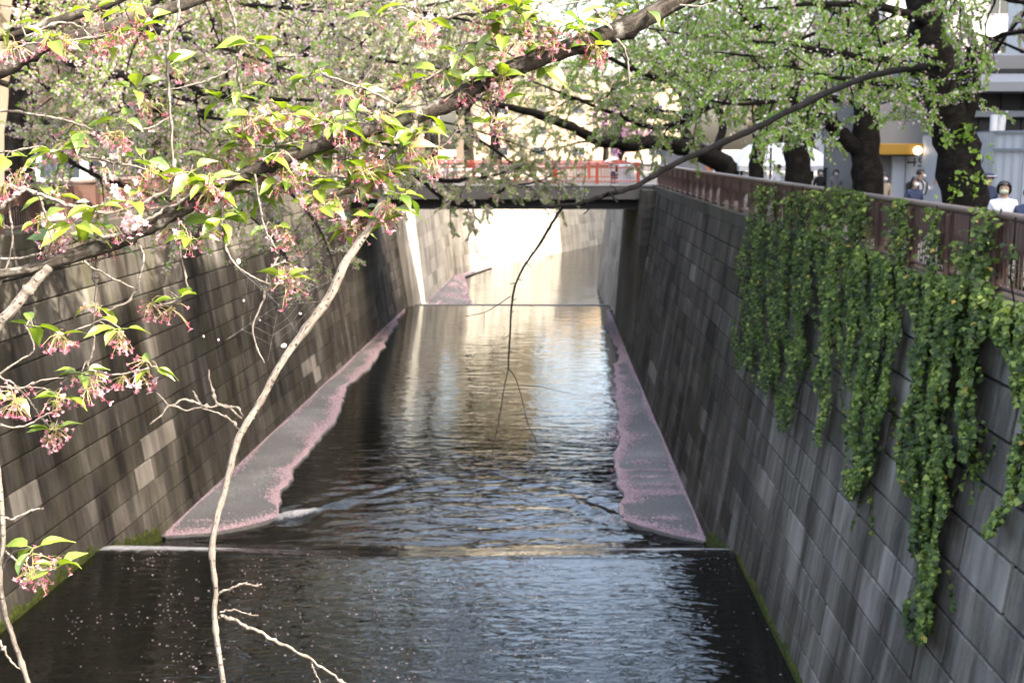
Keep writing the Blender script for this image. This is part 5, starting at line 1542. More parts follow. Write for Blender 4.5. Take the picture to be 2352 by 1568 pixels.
# bring the loose limb at the lower left up to the main one
fg_branch('limb', [(2, 1150), (-10, 1050), (-30, 930), (-50, 805)], (13, 15, 18), off=-.12)
TW = [  # hanging and side twigs: points, diameter
    ([(498, 1366), (525, 1352), (551, 1341), (570, 1340), (587, 1346), (601, 1340)], 5), ([(505, 1405), (537, 1400), (565, 1409), (594, 1413)], 4),
    ([(505, 1416), (540, 1425), (580, 1445), (620, 1462), (658, 1484), (704, 1509), (757, 1544), (800, 1575)], 8), ([(715, 1520), (722, 1540), (736, 1568)], 4),
    ([(559, 955), (536, 934), (502, 927), (484, 882), (480, 848)], 5), ([(555, 960), (517, 931), (469, 933), (442, 897)], 5), ([(469, 933), (420, 918), (390, 931), (360, 901)], 4.5),
    ([(469, 933), (431, 942), (390, 931), (371, 953), (345, 974)], 4.5), ([(551, 987), (525, 961), (506, 950), (465, 938)], 4.5), ([(562, 985), (575, 965), (585, 960)], 5),
    ([(7, 1192), (36, 1188), (68, 1174), (100, 1167)], 5), ([(0, 1258), (43, 1288), (85, 1306), (117, 1309)], 4.5), ([(0, 1469), (21, 1512), (50, 1537)], 5),
    ([(232, 548), (221, 590), (221, 665), (216, 740), (214, 800), (202, 841)], 6), ([(409, 500), (416, 582), (431, 657), (412, 687), (360, 702)], 5), ([(300, 545), (326, 578), (319, 650), (292, 691), (247, 713)], 5.5),
    ([(191, 600), (244, 631), (307, 661)], 4.5), ([(505, 440), (510, 514), (517, 563), (540, 605), (585, 638), (622, 653)], 5), ([(585, 400), (604, 514), (622, 548), (637, 582)], 5),
    ([(640, 590), (615, 631), (604, 691), (581, 747), (589, 792), (607, 833)], 4.5), ([(-30, 845), (0, 863), (45, 893), (71, 923), (97, 964)], 5), ([(-20, 885), (41, 893), (94, 874), (146, 867)], 4.5),
    ([(41, 893), (86, 888), (124, 901)], 4), ([(-20, 978), (52, 979), (97, 957), (146, 929)], 4.5), ([(-20, 870), (45, 829), (79, 799), (60, 750), (38, 735)], 4.5), ([(165, 762), (214, 743)], 4), ([(205, 850), (270, 859), (330, 848), (360, 841)], 5),
    ([(97, 957), (110, 975), (124, 987)], 4),
    # upper sprays
    ([(-10, 425), (40, 432), (90, 445), (135, 465), (190, 478), (240, 490), (300, 475), (350, 455), (395, 425), (430, 400)], 8), ([(-20, 520), (10, 470), (50, 440), (85, 440)], 9), ([(20, 440), (22, 500), (28, 545), (20, 600), (-5, 660)], 5), ([(85, 445), (100, 480), (110, 515), (125, 545)], 5),
    ([(-20, 593), (60, 592), (130, 570), (200, 545), (232, 543)], 6), ([(235, 545), (300, 530), (360, 490), (420, 460), (480, 420), (540, 410)], 7), ([(255, 560), (250, 590)], 9),
    ([(0, 256), (80, 262), (150, 278), (220, 300)], 6), ([(310, 300), (350, 290), (390, 268)], 4.5), ([(-10, 350), (50, 345), (100, 335)], 5), ([(180, 355), (260, 375), (320, 385), (380, 410)], 5),
    ([(410, 0), (408, 40), (392, 85), (386, 140), (388, 200), (392, 280), (398, 370), (402, 400)], 6), ([(386, 90), (360, 92), (335, 105)], 4), ([(520, -10), (536, 40), (542, 100), (545, 160), (553, 215)], 6), ([(545, 150), (500, 175), (440, 195), (370, 207)], 5),
    ([(555, 230), (600, 245), (660, 262), (720, 275), (760, 300)], 5.5), ([(560, 300), (600, 265), (660, 262)], 5), ([(540, 330), (620, 335), (700, 325), (760, 330)], 5), ([(600, 390), (680, 365), (760, 362), (830, 372)], 5), ([(450, 470), (520, 440), (600, 430), (680, 415), (760, 405), (850, 420)], 6), ([(545, 545), (560, 500), (585, 460), (600, 420), (660, 395)], 5.5),
    ([(700, 475), (790, 440), (850, 400), (885, 390)], 7), ([(735, 285), (790, 260), (830, 255), (870, 280)], 4.5), ([(740, 170), (800, 190), (860, 215), (910, 240)], 4.5), ([(860, 145), (830, 190), (790, 210)], 4),
    ([(960, 190), (1010, 165), (1050, 130), (1075, 100), (1130, 105), (1180, 130)], 5), ([(1050, 260), (1085, 235), (1100, 230), (1125, 255), (1128, 285)], 5), ([(1055, 285), (1050, 300), (1030, 325), (1000, 345)], 4), ([(1150, 170), (1200, 165), (1245, 150)], 4.5),
    ([(1000, 40), (1060, 35), (1130, 20), (1190, 5)], 8), ([(1190, 50), (1240, 30), (1300, 10), (1380, -5)], 5), ([(1365, 20), (1380, 40), (1400, 65), (1420, 95), (1440, 130), (1445, 188)], 6), ([(1415, 92), (1380, 112), (1355, 118)], 5), ([(1560, 12), (1600, 15), (1640, 8)], 4), ([(1280, 92), (1220, 75), (1160, 80)], 5),
    ([(870, 40), (920, 20), (965, 40), (975, 58)], 4), ([(60, 85), (130, 55), (180, 60), (215, 90)], 5), ([(10, 118), (80, 100), (150, 95), (230, 85), (300, 65), (340, 50)], 5), ([(110, 590), (118, 560), (140, 520), (160, 500)], 4),
    ([(880, 470), (905, 500), (918, 540)], 4), ([(860, 505), (830, 500), (800, 495)], 4),
]
for pts, dm in TW:
    fg_branch('twig', pts, (dm * 1.15, dm, dm * .7), off=rf.uniform(-.06, .06), sides=6, jit=.9)

# leaf shapes (three, shared)
def leaf_shape(name, L, wd, curl, fold, twist, seed):
    r = np.random.default_rng(seed)
    ns = 9; V = []; U = []
    for k in range(ns):
        v = k / (ns - 1)
        w = wd * (math.sin(math.pi * min(1, v ** 0.72)) ** 0.85) * (1 - 0.35 * v ** 3)
        if v > .82: w *= max(0.0, (1 - v) / .18) ** .75
        y = L * v; z = -curl * L * v * v
        for q in (-1, -.5, 0, .5, 1):
            ser = 1 + (0.05 * (1 if k % 2 else -1) if abs(q) == 1 else 0)
            tw = twist * v
            xx = q * w * ser; zz = z + fold * abs(q) * w * 1.4 + .02 * L * math.sin(v * 9 + q * 2) * abs(q)
            V.append((xx * math.cos(tw) - (zz - z) * math.sin(tw), y, z + xx * math.sin(tw) + (zz - z) * math.cos(tw))); U.append((q, v))
    FQ = [(k * 5 + q, k * 5 + q + 1, k * 5 + q + 6, k * 5 + q + 5) for k in range(ns - 1) for q in range(4)]
    # stalk
    b = len(V)
    for (y, w) in ((-.018, .0012), (0.004, .0012)):
        V += [(-w, y, 0), (w, y, 0), (w, y, -.002), (-w, y, -.002)]; U += [(0, 0)] * 4
    FQ += [(b, b + 1, b + 5, b + 4), (b + 2, b + 3, b + 7, b + 6), (b + 1, b + 2, b + 6, b + 5), (b + 3, b, b + 4, b + 7)]
    me = np_mesh(name, np.array(V), np.array(FQ), np.full(len(FQ), .5), np.array(U), True)
    me.materials.append(M['fresh_leaf'])
    return me
LEAVES = [leaf_shape('leaf', .082, .020, .30, .30, .3, 1), leaf_shape('leaf', .072, .019, .10, .45, -.4, 2), leaf_shape('leaf', .090, .021, .45, .22, .5, 3), leaf_shape('leaf', .060, .0155, .2, .55, -.2, 4)]
def blossom_shape(seed, n, petals):
    """a spent cherry spray: pedicels ending in starry red calyces with a few stamens, some petals left"""
    r = np.random.default_rng(seed); mb = MB()
    def tube(P, rad, mi, tone):
        P = np.array(P); k = len(P)
        T = unit(np.gradient(P, axis=0)); A = unit(np.cross(T, np.array([.3, .9, .2]))); B = np.cross(T, A)
        V = []
        for a in range(k):
            rr = rad[a] if np.ndim(rad) else rad
            for q in range(3): V.append(P[a] + rr * (math.cos(q * 2.094) * A[a] + math.sin(q * 2.094) * B[a]))
        mb.add(V, [(a * 3 + q, a * 3 + (q + 1) % 3, a * 3 + 3 + (q + 1) % 3, a * 3 + 3 + q) for a in range(k - 1) for q in range(3)], tone, mi)
    for k in range(n):
        d = unit(r.normal(0, 1, 3) * np.array([1, 1, .7]) + np.array([0, 0, -.75])); ln = r.uniform(.03, .058)
        p0 = r.normal(0, .006, 3); p1 = p0 + d * ln * .5 + np.array([0, 0, .003]); p2 = p0 + d * ln + np.array([0, 0, -.008])
        tube([p0, p1, p2], .0009, 0, r.uniform(0, 1))
        ax = unit(p2 - p1); e1 = unit(np.cross(ax, np.array([.2, .3, .9]))); e2 = np.cross(ax, e1)
        tone = r.uniform(0, 1)
        tube([p2, p2 + ax * .004, p2 + ax * .008], [.0013, .0024, .0020], 1, tone)
        c = p2 + ax * .008
        for q in range(5):
            an = q * 1.2566 + r.uniform(-.1, .1); e = e1 * math.cos(an) + e2 * math.sin(an); f_ = -e1 * math.sin(an) + e2 * math.cos(an)
            mb.add([c, c + e * .004 + f_ * .0018, c + e * .0095 - ax * .003, c + e * .004 - f_ * .0018], [(0, 1, 2, 3)], min(1, tone + .15), 1)
        for q in range(6):
            an = r.uniform(0, 6.28); e = (e1 * math.cos(an) + e2 * math.sin(an)) * r.uniform(.002, .006) + ax * r.uniform(.005, .009)
            mb.add([c - e1 * .0004, c + e1 * .0004, c + e], [(0, 1, 2)], min(1, tone + .35), 1)
        if r.random() < petals:
            for q in range(5 if petals > .5 else r.integers(1, 3)):
                an = q * 1.2566; e = e1 * math.cos(an) + e2 * math.sin(an); f_ = -e1 * math.sin(an) + e2 * math.cos(an)
                mb.add([c, c + e * .006 + f_ * .005 + ax * .002, c + e * .013 + f_ * .004 + ax * .003, c + e * .0145 + ax * .004, c + e * .013 - f_ * .004 + ax * .003, c + e * .006 - f_ * .005 + ax * .002], [(0, 1, 2, 3, 4, 5)], r.uniform(.5, 1), 2)
    me = mb.mesh('blossom_cluster')
    for q in ('pedicel', 'calyx', 'petal'): me.materials.append(M[q])
    return me
BLOS = [blossom_shape(1, 11, .08), blossom_shape(2, 14, .10), blossom_shape(3, 9, .05), blossom_shape(4, 13, .15), blossom_shape(5, 8, 1.0)]
NODES = [  # photo position, leaves, blossom sprays
    (75, 747, 4, 0), (131, 773, 1, 3), (221, 702, 2, 1), (277, 754, 4, 1), (273, 776, 0, 2), (409, 683, 3, 0), (349, 688, 0, 2), (400, 695, 0, 1), (652, 640, 4, 2), (655, 615, 0, 2), (187, 856, 5, 2), (215, 872, 0, 3), (349, 841, 4, 1), (318, 858, 0, 2), (290, 860, 0, 1), (146, 912, 4, 1), (124, 925, 1, 1), (124, 987, 4, 2), (105, 1000, 0, 2), (26, 905, 4, 1), (20, 930, 0, 2),
    (131, 345, 5, 0), (150, 311, 1, 2), (187, 300, 3, 1), (277, 270, 3, 0), (262, 300, 0, 3), (15, 360, 4, 0), (34, 401, 0, 3), (326, 364, 3, 0), (356, 388, 1, 2), (259, 400, 0, 1), (439, 394, 6, 1), (536, 394, 5, 1), (431, 435, 2, 2), (600, 379, 2, 3), (637, 356, 2, 2), (562, 326, 4, 1), (634, 334, 4, 1), (656, 300, 4, 1), (611, 259, 1, 3), (562, 305, 2, 2), (510, 232, 5, 0), (553, 205, 3, 0), (694, 262, 3, 1), (712, 172, 5, 0), (585, 101, 6, 0), (574, 125, 0, 2), (386, 150, 3, 1), (311, 206, 4, 0), (337, 222, 0, 2), (300, 461, 3, 1), (262, 450, 0, 2), (94, 506, 3, 1), (172, 512, 5, 0), (124, 540, 0, 3), (150, 548, 1, 2), (22, 64, 2, 1), (210, 26, 3, 1), (292, 19, 2, 1), (124, 90, 3, 1), (345, 45, 3, 1), (150, 97, 0, 2), (262, 67, 1, 2), (30, 100, 0, 2), (585, 461, 5, 0), (626, 520, 3, 1), (656, 528, 0, 2), (476, 525, 2, 1), (394, 530, 1, 2), (440, 548, 3, 1), (731, 472, 3, 1),
    (1061, 124, 5, 1), (1080, 161, 6, 1), (1140, 180, 1, 3), (1054, 208, 1, 2), (1241, 146, 5, 1), (1155, 75, 3, 1), (1147, 45, 4, 0), (1185, 22, 3, 1), (1249, 56, 4, 1), (1342, 67, 4, 1), (1320, 84, 0, 2), (1222, 64, 2, 2), (1200, 95, 1, 2), (1270, 95, 1, 1), (975, 64, 4, 2), (862, 41, 3, 1), (971, 262, 2, 0), (1012, 165, 3, 1), (937, 187, 3, 2), (810, 208, 1, 3), (821, 277, 4, 1), (810, 311, 5, 2), (770, 290, 3, 2), (941, 352, 5, 0), (967, 304, 5, 0), (905, 320, 3, 0), (979, 371, 2, 0), (1128, 287, 3, 2), (1147, 232, 2, 1), (784, 427, 4, 1), (840, 442, 4, 0), (919, 446, 5, 0), (900, 482, 1, 3), (772, 452, 2, 2), (836, 492, 2, 3), (812, 522, 1, 2), (847, 326, 2, 2), (870, 350, 0, 3), (1485, 22, 3, 0), (1402, 22, 3, 1), (760, 340, 2, 3), (720, 360, 3, 2), (690, 390, 1, 3), (660, 420, 2, 2), (720, 440, 1, 2), (500, 300, 2, 0), (520, 350, 3, 2), (480, 360, 3, 1), (470, 440, 1, 2), (800, 360, 1, 3), (830, 400, 1, 2), (1005, 345, 0, 2), (1330, 45, 2, 1), (1290, 60, 2, 1), (1100, 150, 3, 2),
    (75, 1258, 4, 1), (130, 1303, 5, 1), (105, 1318, 0, 3), (60, 1290, 0, 1),
]
allp = np.vstack(paths)
rn_ = np.random.default_rng(77)
pp_ = np.array([proj(q)[:2] for q in allp])
zone = np.where((pp_[:, 0] > 430) & (pp_[:, 0] < 960) & (pp_[:, 1] > 215) & (pp_[:, 1] < 520))[0]
zone2 = np.where((pp_[:, 0] > 960) & (pp_[:, 0] < 1440) & (pp_[:, 1] < 240))[0]
zone3 = np.where((pp_[:, 0] > -10) & (pp_[:, 0] < 430) & (pp_[:, 1] < 560))[0]
for zz_, cnt, sp_ in ((zone, 44, 16), (zone2, 12, 14), (zone3, 10, 14)):
    for q in rn_.choice(zz_, cnt):
        x_, y_ = pp_[q] + rn_.normal(0, sp_, 2)
        NODES.append((x_, y_, int(rn_.integers(2, 5)), int(rn_.integers(0, 3))))
nleaf = nbl = 0; spare = []; rf.shuffle(NODES)
t_all = None
for (px, py, nl, nb) in NODES:
    c0 = W(px, py, dep(px))
    dd_ = np.linalg.norm((allp - c0) * np.array([1, .15, 1]), axis=1); k = int(np.argmin(dd_)); a = allp[k]
    c = W(px, py, a[1] + rf.uniform(-.05, .05))
    if np.linalg.norm(a - c) > .012:
        m_ = (a + c) / 2 + rf.normal(0, .008, 3) + np.array([0, 0, .012])
        t_ = Tubes(); t_.add(catmull(np.array([a, m_, c]), 8), np.linspace(.0022, .0013, 8), 5, .05, rf)
        obj('spur', t_.mesh('spur'), 'young_bark', fg)
    a0 = rf.uniform(0, 6.28)
    for q in range(nl):
        an = a0 + q * 2.2 + rf.uniform(-.4, .4)
        d = unit(np.array([math.cos(an) * 1.0, math.sin(an) * .75, rf.uniform(-.55, .55)]))
        up = unit(np.array([rf.normal(0, .3), rf.normal(0, .3) - .25, 1.0])); x_ = unit(np.cross(d, up)); z_ = np.cross(x_, d)
        lme = LEAVES[rf.integers(0, 4)]
        s = rf.uniform(.62, 1.02)
        Mx = Matrix(((x_[0] * s, d[0] * s, z_[0] * s, c[0] + d[0] * .016), (x_[1] * s, d[1] * s, z_[1] * s, c[1] + d[1] * .016), (x_[2] * s, d[2] * s, z_[2] * s, c[2] + d[2] * .016), (0, 0, 0, 1)))
        nleaf += 1
        if nleaf <= 298:
            o = bpy.data.objects.new('leaf', lme); COL.objects.link(o)
            o.parent = fg; o.matrix_local = Matrix.Translation(-origin(fg)) @ Mx
        else:
            vv_ = np.empty(len(lme.vertices) * 3, np.float32); lme.vertices.foreach_get('co', vv_)
            spare.append((vv_.reshape(-1, 3) @ np.array(Mx)[:3, :3].T + np.array(Mx)[:3, 3]))
    for q in range(nb):
        o = bpy.data.objects.new('blossom_cluster', BLOS[rf.integers(0, 4) if rf.random() > .05 else 4]); COL.objects.link(o)
        o.parent = fg
        e = Matrix.Rotation(rf.uniform(0, 6.28), 4, 'Z') @ Matrix.Rotation(rf.normal(0, .3), 4, 'X'); s = rf.uniform(.6, .88)
        o.matrix_local = Matrix.Translation(-origin(fg)) @ Matrix.Translation(Vector(c + rf.normal(0, .012, 3))) @ e @ Matrix.Scale(s, 4); nbl += 1
if spare:      # leaves past the 300 that are parts of their own
    nv = len(spare[0]); l0 = LEAVES[0]
    fq = np.array([tuple(q.vertices) for q in l0.polygons]); uvs = np.empty(len(l0.loops) * 2, np.float32); l0.uv_layers[0].data.foreach_get('uv', uvs)
    vuv = np.zeros((nv, 2)); vuv[fq.ravel()] = uvs.reshape(-1, 2)
    obj('leaf_spray', np_mesh('leaf_spray', np.vstack(spare), np.vstack([fq + nv * q for q in range(len(spare))]), np.full(len(fq) * len(spare), .5), np.tile(vuv, (len(spare), 1)), True), 'fresh_leaf', fg, 'stuff')
# a few full flowers still open
for (px, py) in ((800, 525), (790, 520), (1108, 222), (305, 508), (318, 520), (295, 528)):
    dd_ = np.linalg.norm((allp - W(px, py, dep(px))) * np.array([1, .15, 1]), axis=1); a = allp[int(np.argmin(dd_))]
    o = bpy.data.objects.new('open_blossom', BLOS[4]); COL.objects.link(o); o.parent = fg
    o.matrix_local = Matrix.Translation(-origin(fg)) @ Matrix.Translation(Vector(W(px, py - 18, a[1] - .03))) @ Matrix.Rotation(rf.uniform(0, 6), 4, 'Z') @ Matrix.Scale(.62, 4)
# spider web slung between the hanging twigs, petals caught in it
web = thing('spider_web', 'faint spider web with caught white petals between the hanging twigs', 'web', W(620, 720, 3.25))
t_ = Tubes(); cW = W(640, 700, 3.25)
ends = [W(*q, 3.25) for q in ((585, 640), (540, 610), (690, 775), (760, 690), (615, 830), (520, 780), (700, 620), (770, 640))]
for e_ in ends: t_.add([cW, (cW + e_) / 2, e_], .00012, 3)
for ring in (.25, .4, .55, .7):
    an = sorted(ends, key=lambda q: math.atan2(q[2] - cW[2], q[0] - cW[0])); P = [cW + (q - cW) * ring for q in an]
    t_.add(np.array(P + [P[0]]), .0001, 3)
obj('threads', t_.mesh('threads'), 'white_cloth', web, 'stuff')
for k, (px, py) in enumerate(((652, 793), (597, 735), (548, 600), (560, 690), (502, 780), (610, 660), (690, 720), (468, 772))):
    c = W(px, py, 3.25); s = .008 if k in (0, 2) else .004
    u = unit(rf.normal(0, 1, 3) * np.array([1, .3, 1])); v = unit(np.cross(u, np.array([0, -1, .2])))
    mb = MB(); mb.add([c - u * s, c - u * s * .4 + v * s * .7, c + u * s * .6 + v * s * .5, c + u * s, c + u * s * .4 - v * s * .7, c - u * s * .5 - v * s * .6], [(0, 1, 2, 3, 4, 5)], .9)
    obj('caught_petal', mb.mesh('caught_petal'), 'petal', web)

# ------------------------------------------------------------------ the dark bare branch reaching in from the right
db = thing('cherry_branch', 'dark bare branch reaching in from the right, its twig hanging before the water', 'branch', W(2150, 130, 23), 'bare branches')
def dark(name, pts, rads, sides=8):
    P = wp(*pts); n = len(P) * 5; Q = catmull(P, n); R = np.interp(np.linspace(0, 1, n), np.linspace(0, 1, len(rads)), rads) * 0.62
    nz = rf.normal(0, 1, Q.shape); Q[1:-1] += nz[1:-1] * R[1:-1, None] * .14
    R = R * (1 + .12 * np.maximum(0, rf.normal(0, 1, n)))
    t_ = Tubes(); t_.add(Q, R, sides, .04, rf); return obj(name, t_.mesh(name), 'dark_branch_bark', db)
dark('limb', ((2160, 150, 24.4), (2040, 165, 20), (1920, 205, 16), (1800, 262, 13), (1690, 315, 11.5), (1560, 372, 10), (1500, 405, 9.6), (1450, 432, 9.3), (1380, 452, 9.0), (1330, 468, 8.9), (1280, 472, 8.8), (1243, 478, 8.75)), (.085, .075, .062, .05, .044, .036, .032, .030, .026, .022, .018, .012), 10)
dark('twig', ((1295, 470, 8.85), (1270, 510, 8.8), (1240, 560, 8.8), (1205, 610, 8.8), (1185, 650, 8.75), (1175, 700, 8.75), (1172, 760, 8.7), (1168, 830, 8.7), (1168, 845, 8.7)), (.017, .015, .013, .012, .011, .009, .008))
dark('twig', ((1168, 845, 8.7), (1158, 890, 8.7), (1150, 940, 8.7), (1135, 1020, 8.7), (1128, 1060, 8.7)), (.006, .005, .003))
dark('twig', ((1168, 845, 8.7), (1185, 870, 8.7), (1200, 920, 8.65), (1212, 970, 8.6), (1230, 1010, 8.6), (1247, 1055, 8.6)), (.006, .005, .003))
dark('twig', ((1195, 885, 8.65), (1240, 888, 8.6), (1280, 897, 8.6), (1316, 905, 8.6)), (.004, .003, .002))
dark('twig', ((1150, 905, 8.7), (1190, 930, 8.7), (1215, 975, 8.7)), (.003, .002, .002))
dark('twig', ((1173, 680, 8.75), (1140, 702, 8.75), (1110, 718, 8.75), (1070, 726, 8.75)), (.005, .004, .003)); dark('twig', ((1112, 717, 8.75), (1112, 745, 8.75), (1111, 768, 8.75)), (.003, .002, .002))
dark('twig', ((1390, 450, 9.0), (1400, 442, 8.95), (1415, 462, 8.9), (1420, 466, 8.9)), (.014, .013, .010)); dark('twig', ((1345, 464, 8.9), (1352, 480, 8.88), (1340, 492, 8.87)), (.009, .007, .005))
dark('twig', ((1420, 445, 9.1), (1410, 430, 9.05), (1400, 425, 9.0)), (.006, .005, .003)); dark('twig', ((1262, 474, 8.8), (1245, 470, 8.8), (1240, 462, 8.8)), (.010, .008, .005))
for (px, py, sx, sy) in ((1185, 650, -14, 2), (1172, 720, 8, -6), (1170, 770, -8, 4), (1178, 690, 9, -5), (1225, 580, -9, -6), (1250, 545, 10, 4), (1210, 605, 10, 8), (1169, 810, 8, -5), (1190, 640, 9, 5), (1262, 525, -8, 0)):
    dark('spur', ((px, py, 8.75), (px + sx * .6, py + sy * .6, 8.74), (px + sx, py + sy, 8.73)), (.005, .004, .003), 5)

# ------------------------------------------------------------------ people on the right bank and the bridge
def body_mesh(pose):
    """one continuous skin-modifier figure 1.65 m tall, facing -Y; pose: stand / walk / bend / arm"""
    J = {'pel': (0, 0, .92), 'sp': (0, .0, 1.10), 'ch': (0, -.01, 1.28), 'nk': (0, 0, 1.42), 'hd0': (0, -.01, 1.50), 'hd': (0, -.02, 1.57), 'tp': (0, -.01, 1.635)}
    st = .16 if pose == 'walk' else .0
    for s, nme in ((1, 'r'), (-1, 'l')):
        f = -st * s
        J['hip' + nme] = (s * .085, 0, .88); J['kn' + nme] = (s * .095, f * .8 - .02, .48); J['an' + nme] = (s * .10, f * 1.3 + .02, .09); J['to' + nme] = (s * .11, f * 1.3 - .14, .03)
        J['sh' + nme] = (s * .165, .0, 1.355); J['el' + nme] = (s * .215, .03 - f * .6, 1.10); J['wr' + nme] = (s * .215, -.06 - f * 1.2, .87); J['ha' + nme] = (s * .21, -.09 - f * 1.4, .79)
        if pose == 'arm' and s > 0:
            J['el' + nme] = (s * .26, -.16, 1.20); J['wr' + nme] = (s * .16, -.30, 1.42); J['ha' + nme] = (s * .13, -.34, 1.50)
    if pose == 'bend':
        for k in J:
            x, y, z = J[k]
            if z > .95: J[k] = (x, y - (z - .95) * .45, .95 + (z - .95) * .90)
    R = {'pel': .125, 'sp': .115, 'ch': .135, 'nk': .055, 'hd0': .075, 'hd': .088, 'tp': .06}
    for n_ in 'rl':
        R.update({'hip' + n_: .088, 'kn' + n_: .058, 'an' + n_: .043, 'to' + n_: .035, 'sh' + n_: .062, 'el' + n_: .045, 'wr' + n_: .033, 'ha' + n_: .032})
    E = [('pel', 'sp'), ('sp', 'ch'), ('ch', 'nk'), ('nk', 'hd0'), ('hd0', 'hd'), ('hd', 'tp')]
    for n_ in 'rl':
        E += [('pel', 'hip' + n_), ('hip' + n_, 'kn' + n_), ('kn' + n_, 'an' + n_), ('an' + n_, 'to' + n_), ('ch', 'sh' + n_), ('sh' + n_, 'el' + n_), ('el' + n_, 'wr' + n_), ('wr' + n_, 'ha' + n_)]
    ks = list(J); me = bpy.data.meshes.new('body'); me.from_pydata([J[k] for k in ks], [(ks.index(a), ks.index(b)) for a, b in E], []); me.update()
    o = bpy.data.objects.new('tmp', me); COL.objects.link(o)
    sk = o.modifiers.new('s', 'SKIN'); sk.use_smooth_shade = True
    for i_, k in enumerate(ks):
        v = me.skin_vertices[0].data[i_]; v.radius = (R[k], R[k] * (.78 if k in ('pel', 'sp', 'ch') else 1)); v.use_root = (k == 'pel')
    o.modifiers.new('d', 'SUBSURF').levels = 2
    dg = bpy.context.evaluated_depsgraph_get(); out = bpy.data.meshes.new_from_object(o.evaluated_get(dg))
    bpy.data.objects.remove(o); out.name = 'body'
    mi = []
    hz = J['hd0'][2] - .07
    for p_ in out.polygons:
        x, y, z = p_.center
        if z > hz - .0: mi.append(0)
        elif z < .07: mi.append(3)
        elif z < .90 and abs(x) < .19: mi.append(2)
        elif abs(x) > .17 and z < .86: mi.append(0)
        else: mi.append(1)
    if pose == 'arm':
        mi = [0 if (q == 1 and p_.center.y < -.24) else q for q, p_ in zip(mi, out.polygons)]
    out.polygons.foreach_set('material_index', mi)
    for p_ in out.polygons: p_.use_smooth = True
    return out, J
def cap_mesh(c, rx, ry, rz, face=None, zmin=-.4, back=0.0, name='hair'):
    bm = bmesh.new(); bmesh.ops.create_icosphere(bm, subdivisions=3, radius=1)
    dele = []
    for v in bm.verts:
        if v.co.z < zmin or (v.co.y < -.45 and v.co.z < .42 and abs(v.co.x) < .72): dele.append(v)
    bmesh.ops.delete(bm, geom=dele, context='VERTS')
    rr = random.Random(3)
    for v in bm.verts:
        k = 1 + rr.uniform(-.03, .05)
        v.co = Vector((c[0] + v.co.x * rx * k, c[1] + v.co.y * ry * k + back, c[2] + v.co.z * rz * k))
    me = bpy.data.meshes.new(name); bm.to_mesh(me); bm.free()
    for p_ in me.polygons: p_.use_smooth = True
    return me
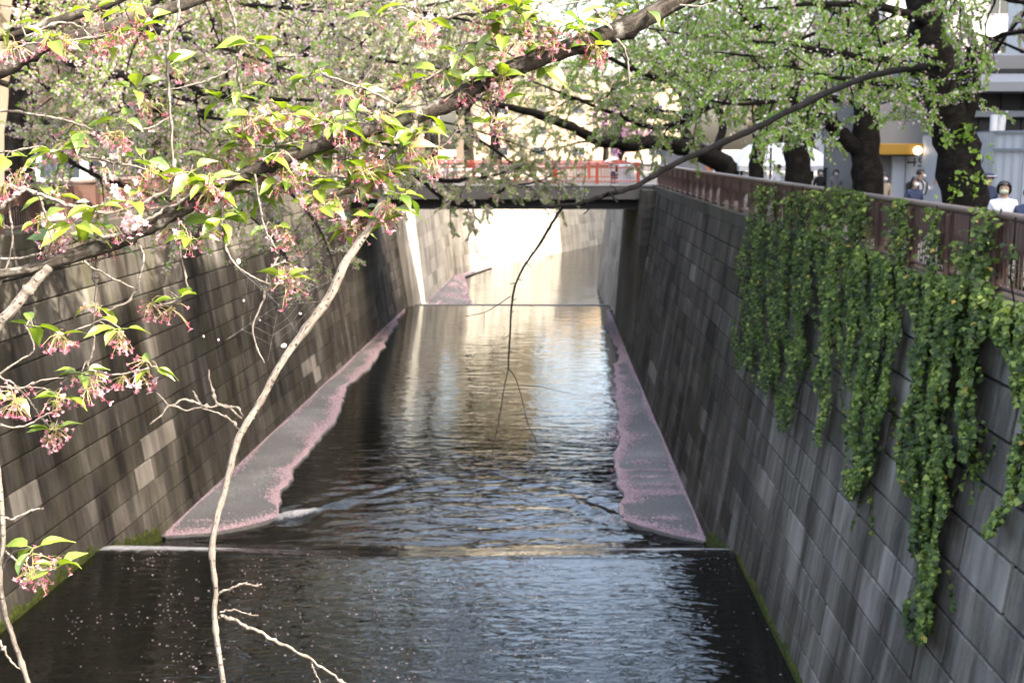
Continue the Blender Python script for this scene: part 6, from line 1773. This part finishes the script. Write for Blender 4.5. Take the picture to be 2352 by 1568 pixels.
def person(label, px, d, h, rot, top, leg, pose='stand', hair='short', mask=None, z0=G_Z, extra=(), grp='people on the right bank', x=None):
    c = W(px, 340, d); x = c[0] if x is None else x
    pz = bpy.data.objects.new('person', None); COL.objects.link(pz); pz.location = (x, d, z0); pz.rotation_euler = (0, 0, rot); s = h / 1.65; pz.scale = (s, s, s)
    tag(pz, label, 'person', grp)
    me, J = body_mesh(pose)
    def ch(name, me_, mats):
        o = bpy.data.objects.new(name, me_); COL.objects.link(o); o.parent = pz
        for q in mats: me_.materials.append(M[q])
        return o
    bd = ch('body', me, ('skin', top, leg, 'cloth_black'))
    hd = np.array(J['hd'])
    if hair == 'bob': ch('hair', cap_mesh(hd + np.array([0, .012, .0]), .112, .118, .125, zmin=-.85), ('hair',))
    elif hair == 'long': ch('hair', cap_mesh(hd + np.array([0, .03, -.06]), .112, .11, .20, zmin=-.95), ('hair',))
    else: ch('hair', cap_mesh(hd + np.array([0, .015, .012]), .10, .112, .105, zmin=-.35), ('hair',))
    mb = MB()          # eyes, nose: small modelled features on the face
    f_ = hd + np.array([0, -.088, 0])
    for s_ in (-1, 1): mb.bevbox(f_[0] + s_ * .033 - .012, f_[0] + s_ * .033 + .012, f_[1] - .004, f_[1] + .02, f_[2] + .008, f_[2] + .018, .003)
    ch('eyes', mb.mesh('eyes'), ('hair',))
    if mask:
        bm = bmesh.new(); bmesh.ops.create_uvsphere(bm, u_segments=14, v_segments=10, radius=1)
        bmesh.ops.delete(bm, geom=[v for v in bm.verts if v.co.y > -.25 or abs(v.co.z) > .85], context='VERTS')
        for v in bm.verts: v.co = Vector((hd[0] + v.co.x * .083, hd[1] - .015 + v.co.y * .098, hd[2] - .045 + v.co.z * .058))
        m2 = bpy.data.meshes.new('face_mask'); bm.to_mesh(m2); bm.free(); ch('face_mask', m2, (mask,))
    else:
        mb = MB(); mb.add([f_ + np.array(q) for q in ((-.012, .005, -.03), (.012, .005, -.03), (0, -.018, -.026), (0, .002, .012))], [(0, 1, 2), (0, 2, 3), (2, 1, 3)]); ch('nose', mb.mesh('nose'), ('skin',))
        mb = MB(); mb.bevbox(f_[0] - .02, f_[0] + .02, f_[1] + .006, f_[1] + .02, f_[2] - .055, f_[2] - .048, .002); ch('mouth', mb.mesh('mouth'), ('calyx',))
    for ex in extra:
        if ex == 'backpack':
            mb = MB(); y0 = J['ch'][1]; mb.bevbox(-.15, .15, y0 + .11, y0 + .29, .98, 1.40, .05); bp = ch('backpack', mb.mesh('backpack'), ('cloth_black',))
            for s_ in (-1, 1):
                t_ = Tubes(); t_.add(catmull(np.array([[s_ * .11, y0 + .12, 1.38], [s_ * .12, y0 + .0, 1.44], [s_ * .12, y0 - .115, 1.34], [s_ * .13, y0 - .08, 1.12], [s_ * .13, y0 + .1, 1.02]]), 14), .018, 6)
                ch('strap', t_.mesh('strap'), ('cloth_black',))
        if ex == 'cap':
            me_ = cap_mesh(hd + np.array([0, 0, .03]), .118, .122, .10, zmin=.05, name='cap'); ch('cap', me_, ('cloth_navy',))
            mb = MB(); mb.bevbox(-.105, .105, hd[1] - .12, hd[1] + .12, hd[2] + .045, hd[2] + .065, .01); ch('cap_band', mb.mesh('cap_band'), ('cloth_white',))
            mb = MB(); mb.bevbox(-.08, .08, hd[1] - .19, hd[1] - .11, hd[2] + .03, hd[2] + .04, .004); ch('cap_peak', mb.mesh('cap_peak'), ('cloth_black',))
    return pz
PI = math.pi
person('person in a white blouse and sage green mask at the right edge', 2312, 20.0, 1.66, -.35, 'cloth_white', 'cloth_grey', hair='bob', mask='mask_sage')
person('person in navy cut off by the right edge of the photo', 2372, 19.2, 1.60, -.5, 'cloth_navy', 'cloth_black', hair='short')
person('person in a peaked cap half behind the nearest trunk', 2274, 26.5, 1.66, .2, 'cloth_navy', 'cloth_navy', hair='short', extra=('cap',))
person('person in a blue jacket and white mask between the first two trunks', 2105, 28.0, 1.54, .25, 'cloth_navy', 'cloth_grey', hair='long', mask='mask_white')
person('person in white shirt with black backpack raising a hand by the shop door', 2117, 30.5, 1.68, .9, 'cloth_white', 'cloth_black', pose='arm', hair='short', mask='mask_white', extra=('backpack',))
person('person in beige and white mask just right of the second trunk', 2034, 33.5, 1.52, .2, 'cloth_beige', 'cloth_grey', hair='long', mask='mask_white')
person('person in a white shirt seen between third and fourth trunks', 1790, 45, 1.62, 2.6, 'cloth_white', 'cloth_grey', pose='walk')
person('small masked figure before the black gate, left one', 1886, 41.5, 1.50, .2, 'cloth_black', 'cloth_black', hair='bob', mask='mask_white')
person('small masked figure before the black gate, right one', 1922, 41.0, 1.50, .0, 'cloth_grey', 'cloth_black', hair='bob', mask='mask_white')
GBp = 'people crossing the bridge'
pu = person('person holding a white parasol on the bridge by its right end', 1409, BY0 + 1.6, 1.62, .4, 'cloth_white', 'cloth_navy', pose='arm', z0=-.21, grp=GBp)
person('person in a blue top beside the sheeted stand on the bridge', 1438, BY0 + 2.6, 1.68, -.3, 'cloth_navy', 'cloth_black', z0=-.21, grp=GBp)
person('person in bright white clothes in the middle of the bridge', 1024, BY0 + 1.4, 1.72, 1.4, 'cloth_white', 'cloth_white', pose='walk', z0=-.21, grp=GBp)
person('person in a pale green top on the bridge', 1045, BY0 + 2.4, 1.70, 1.5, 'cloth_mint', 'cloth_grey', pose='walk', z0=-.21, grp=GBp)
person('person in beige walking on the bridge left of the one in white', 968, BY0 + 2.0, 1.66, -1.5, 'cloth_beige', 'cloth_white', pose='walk', z0=-.21, grp=GBp)
person('person in grey walking on the bridge right of centre', 1110, BY0 + 3.0, 1.64, 1.5, 'cloth_grey', 'cloth_black', pose='walk', z0=-.21, grp=GBp)
c = W(1404, 364, BY0 + 1.45)
pa = thing('parasol', 'open white parasol carried above the bridge railing', 'parasol', (c[0], BY0 + 1.3, 1.2))
bm = bmesh.new(); bmesh.ops.create_cone(bm, cap_ends=False, segments=8, radius1=.46, radius2=.02, depth=.22)
for v in bm.verts: v.co = Vector((v.co.x + c[0], v.co.y + BY0 + 1.3, v.co.z + c[2] + v.co.x * .25))
me = bpy.data.meshes.new('canopy'); bm.to_mesh(me); bm.free(); obj('canopy', me, 'white_cloth', pa)
t_ = Tubes(); t_.add([(c[0], BY0 + 1.3, c[2] - .62), (c[0], BY0 + 1.3, c[2] + .14)], .011, 6); obj('shaft', t_.mesh('shaft'), 'iron', pa)
